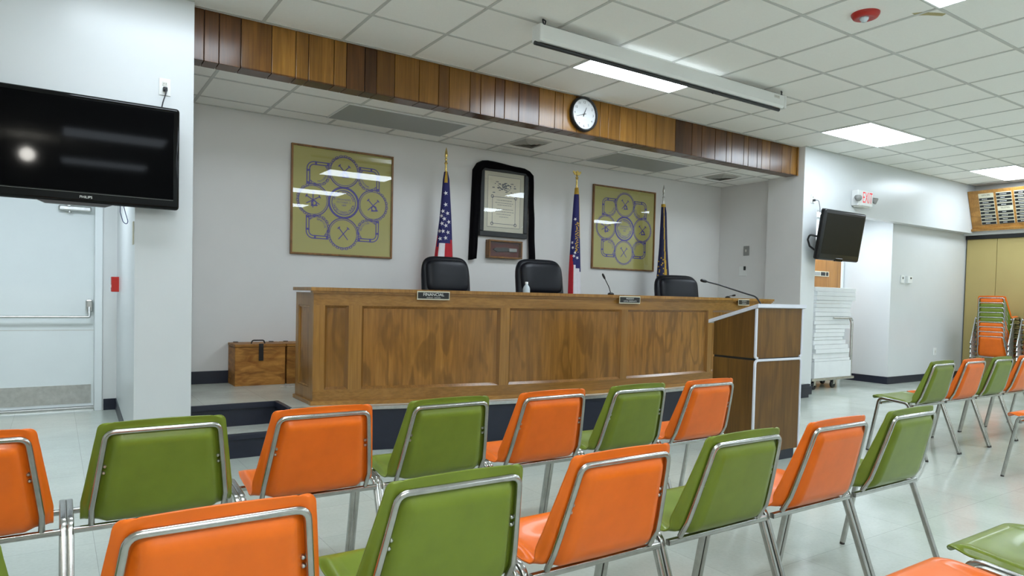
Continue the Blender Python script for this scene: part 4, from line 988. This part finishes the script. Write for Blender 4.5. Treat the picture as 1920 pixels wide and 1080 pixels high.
def make_chair_parts():
    S, tot, sj = shell_fun()
    us = [-1, -.99, -.97, -.945, -.92, -.89, -.86, -.83, -.80, -.77, -.74, -.68, -.6, -.5, -.35, -.18, 0]; us = us+[-u for u in us[-2::-1]]
    ss = [0, .003, .008, .016, .028, .042, .056]+[.056+(tot-.036-.056)*k/44 for k in range(1, 45)]+[tot-.028, tot-.02, tot-.012, tot-.006, tot-.002, tot]
    sh = MB(); sh.grid(lambda i, j: S(us[i], ss[j]), len(us)-1, len(ss)-1)
    CH['shell'] = sh
    # back tube: follows the back in the groove behind the flange
    N = lambda s: None
    def behind(u, s, d): 
        p = S(u, s, False); q = S(u, s+.01, False); tdir = (q-p).normalized(); nn = Vector((0, -abs(tdir.z), -abs(tdir.y)*.3)).normalized(); return p+nn*d
    st_ = tot-.033; left = [behind(-.865, sj+.045+(st_-sj-.045)*k/5, .012) for k in range(6)]
    right = [Vector((-p.x, p.y, p.z)) for p in left][::-1]
    topm = behind(0, st_+.004, .012); path = [Vector((left[0].x, -.112, .424))]+left+[Vector((left[-1].x*.98, topm.y, topm.z))][0:0]+right+[Vector((right[-1].x, -.112, .424))]
    pth = fillet(path, [.02]*6+[.02]*0+[.045, .045][:0]+[.02]*6, 4) if False else None
    core = [path[0]]+left[:-1]; c1 = left[-1]; c2 = right[0]
    poly = core+[c1, c2]+right[1:]+[path[-1]]
    rad = [.02]*(len(core)-1)+[.05, .05]+[.02]*(len(right)-1)
    CH['back_frame'] = MB().tube(fillet(poly, rad, 5), .0095, 12)
    shp = squircle(16, 5, 1.0, 1.0)
    for nm, sx in (('side_frame', -1), ('side_frame.001', 1)):
        x = sx*.262
        p = fillet([(x+sx*.0, .232, .012), (x, .150, .447), (x, -.075, .428), (x, -.232, .012)], .045, 7)
        CH[nm] = MB().tube(p, .0105, shape=shp, upv=(1, 0, 0))
        CH[nm+'_glide'] = [MB().lathe([(0, 0), (.011, 0), (.012, .004), (.009, .016), (0, .016)], (x, y, 0), 12) for y in (.234, -.234)]
    bar = squircle(12, 5, 1.0, 1.0)
    CH['crossbar'] = MB().tube([(-.254, -.105, .410), (.254, -.105, .410)], .010, shape=bar, upv=(0, 0, 1))
    CH['crossbar.001'] = MB().tube([(-.254, .142, .405), (.254, .142, .405)], .010, shape=bar, upv=(0, 0, 1))
    SCR = []
    for sx in (-1, 1):
        for z in (.0, .022):
            p = S(sx*.80, sj+.17+z); sc_ = MB()
            sc_.tube([p+Vector((0, -.001, 0)), p+Vector((0, -.009, 0)), p+Vector((0, -.011, 0))], 1, 10, radii=[.006, .0055, .003]); SCR.append(sc_)
    CH['screws'] = SCR
make_chair_parts()
SHELL_OBJ = {}
PROTO = {}
def proto(colr):
    t = thing('stacking_chair', '', 'chair')
    o = CH['shell'].build('shell', M[colr], t, world=False); md = o.modifiers.new('thickness', 'SOLIDIFY'); md.thickness = .0055; md.offset = -1
    CH['back_frame'].build('back_frame', M['chrome'], t, world=False)
    for nm in ('side_frame', 'side_frame.001'):
        f = CH[nm].build('side_frame', M['chrome'], t, world=False); [g.build('glide', M['glide'], f, world=False) for g in CH[nm+'_glide']]
    for nm in ('crossbar', 'crossbar.001'): CH[nm].build('crossbar', M['chrome'], t, world=False)
    for q in CH['screws']: q.build('screw', M['steel'], t, world=False)
    return t
used = set()
def chair(colr, x, y, label, group, rz=0, z=0):
    if colr not in PROTO: PROTO[colr] = proto(colr)
    r = PROTO[colr]
    if colr in used:
        src = r; r = src.copy(); col.objects.link(r)
        for ch in list(src.children):
            c = ch.copy(); c.parent = r; col.objects.link(c)
            for g in ch.children:
                q = g.copy(); q.parent = c; col.objects.link(q)
    used.add(colr); r.location = (x, y, z); r.rotation_euler = (0, 0, rz)
    r['label'] = label; r['category'] = 'chair'; r['group'] = group
    return r
G1, G2, G3, G4 = 'ganged chairs in the row nearest the stage', 'ganged chairs in the middle row', 'chairs in the right seating block', 'chairs at the bottom right corner'
r1 = [('orange', -.236, 'orange shell chair cut by the left photo edge in the row nearest the stage'),
      ('green', .308, 'green shell chair in front of the white column, row nearest the stage'),
      ('orange', .852, 'orange shell chair in front of the steps and desk left end, row nearest the stage'),
      ('green', 1.395, 'green shell chair in front of the left desk panel, row nearest the stage'),
      ('orange', 1.942, 'orange shell chair in front of the desk middle, row nearest the stage'),
      ('green', 2.488, 'green shell chair left of the last orange one, row nearest the stage'),
      ('orange', 3.035, 'orange shell chair nearest the lectern, right end of the row nearest the stage')]
for c, x, l in r1: chair(c, x, 2.74, l, G1)
r2 = [('green', -.270, 'green shell chair just showing in the bottom left corner'),
      ('orange', .284, 'large orange shell chair at the bottom left foreground'),
      ('green', .834, 'large green shell chair at the bottom centre foreground'),
      ('orange', 1.384, 'orange shell chair right of the large green one in the middle row'),
      ('green', 1.935, 'green shell chair in front of the lectern in the middle row'),
      ('orange', 2.488, 'orange shell chair just right of the lectern in the middle row'),
      ('green', 3.040, 'green shell chair at the right end of the middle row')]
for c, x, l in r2: chair(c, x, 1.667, l, G2)
r3 = [('green', 'green shell chair at the left end of the right block, seat in profile'), ('orange', 'orange shell chair second from left in the right block'), ('green', 'green shell chair third from left in the right block'), ('orange', 'orange shell chair fourth from left in the right block'), ('green', 'green shell chair fifth from left, just showing at the right edge')]
for k, (c, l) in enumerate(r3): chair(c, 5.877+.55*k, 2.815, l, G3)
chair('orange', 5.905, 1.85, 'orange shell chair at the right photo edge with only its seat showing', G3)
chair('orange', 1.99, .748, 'orange shell chair at the bottom right of which only the seat shows', G4)
chair('green', 2.561, .775, 'green shell chair seat at the bottom right corner', G4)
ordn = ['bottom chair', 'second chair from the bottom', 'third chair from the bottom', 'fourth chair from the bottom', 'fifth chair from the bottom', 'fourth chair from the top', 'third chair from the top', 'second chair from the top', 'topmost chair']
for sx, y, cols_, nm in ((0, 4.757, ['orange']*4+['green']*4+['orange'], 'left stack'), (1, 4.12, ['orange', 'orange', 'green', 'green', 'orange', 'green', 'orange', 'orange', 'green'], 'right stack')):
    for k, c in enumerate(cols_):
        chair(c, 12.44-.004*k, y, '%s %s of the %s by the tan partition' % (c, ordn[k], nm), 'stacked chairs by the partition', -PI/2, .076*k)
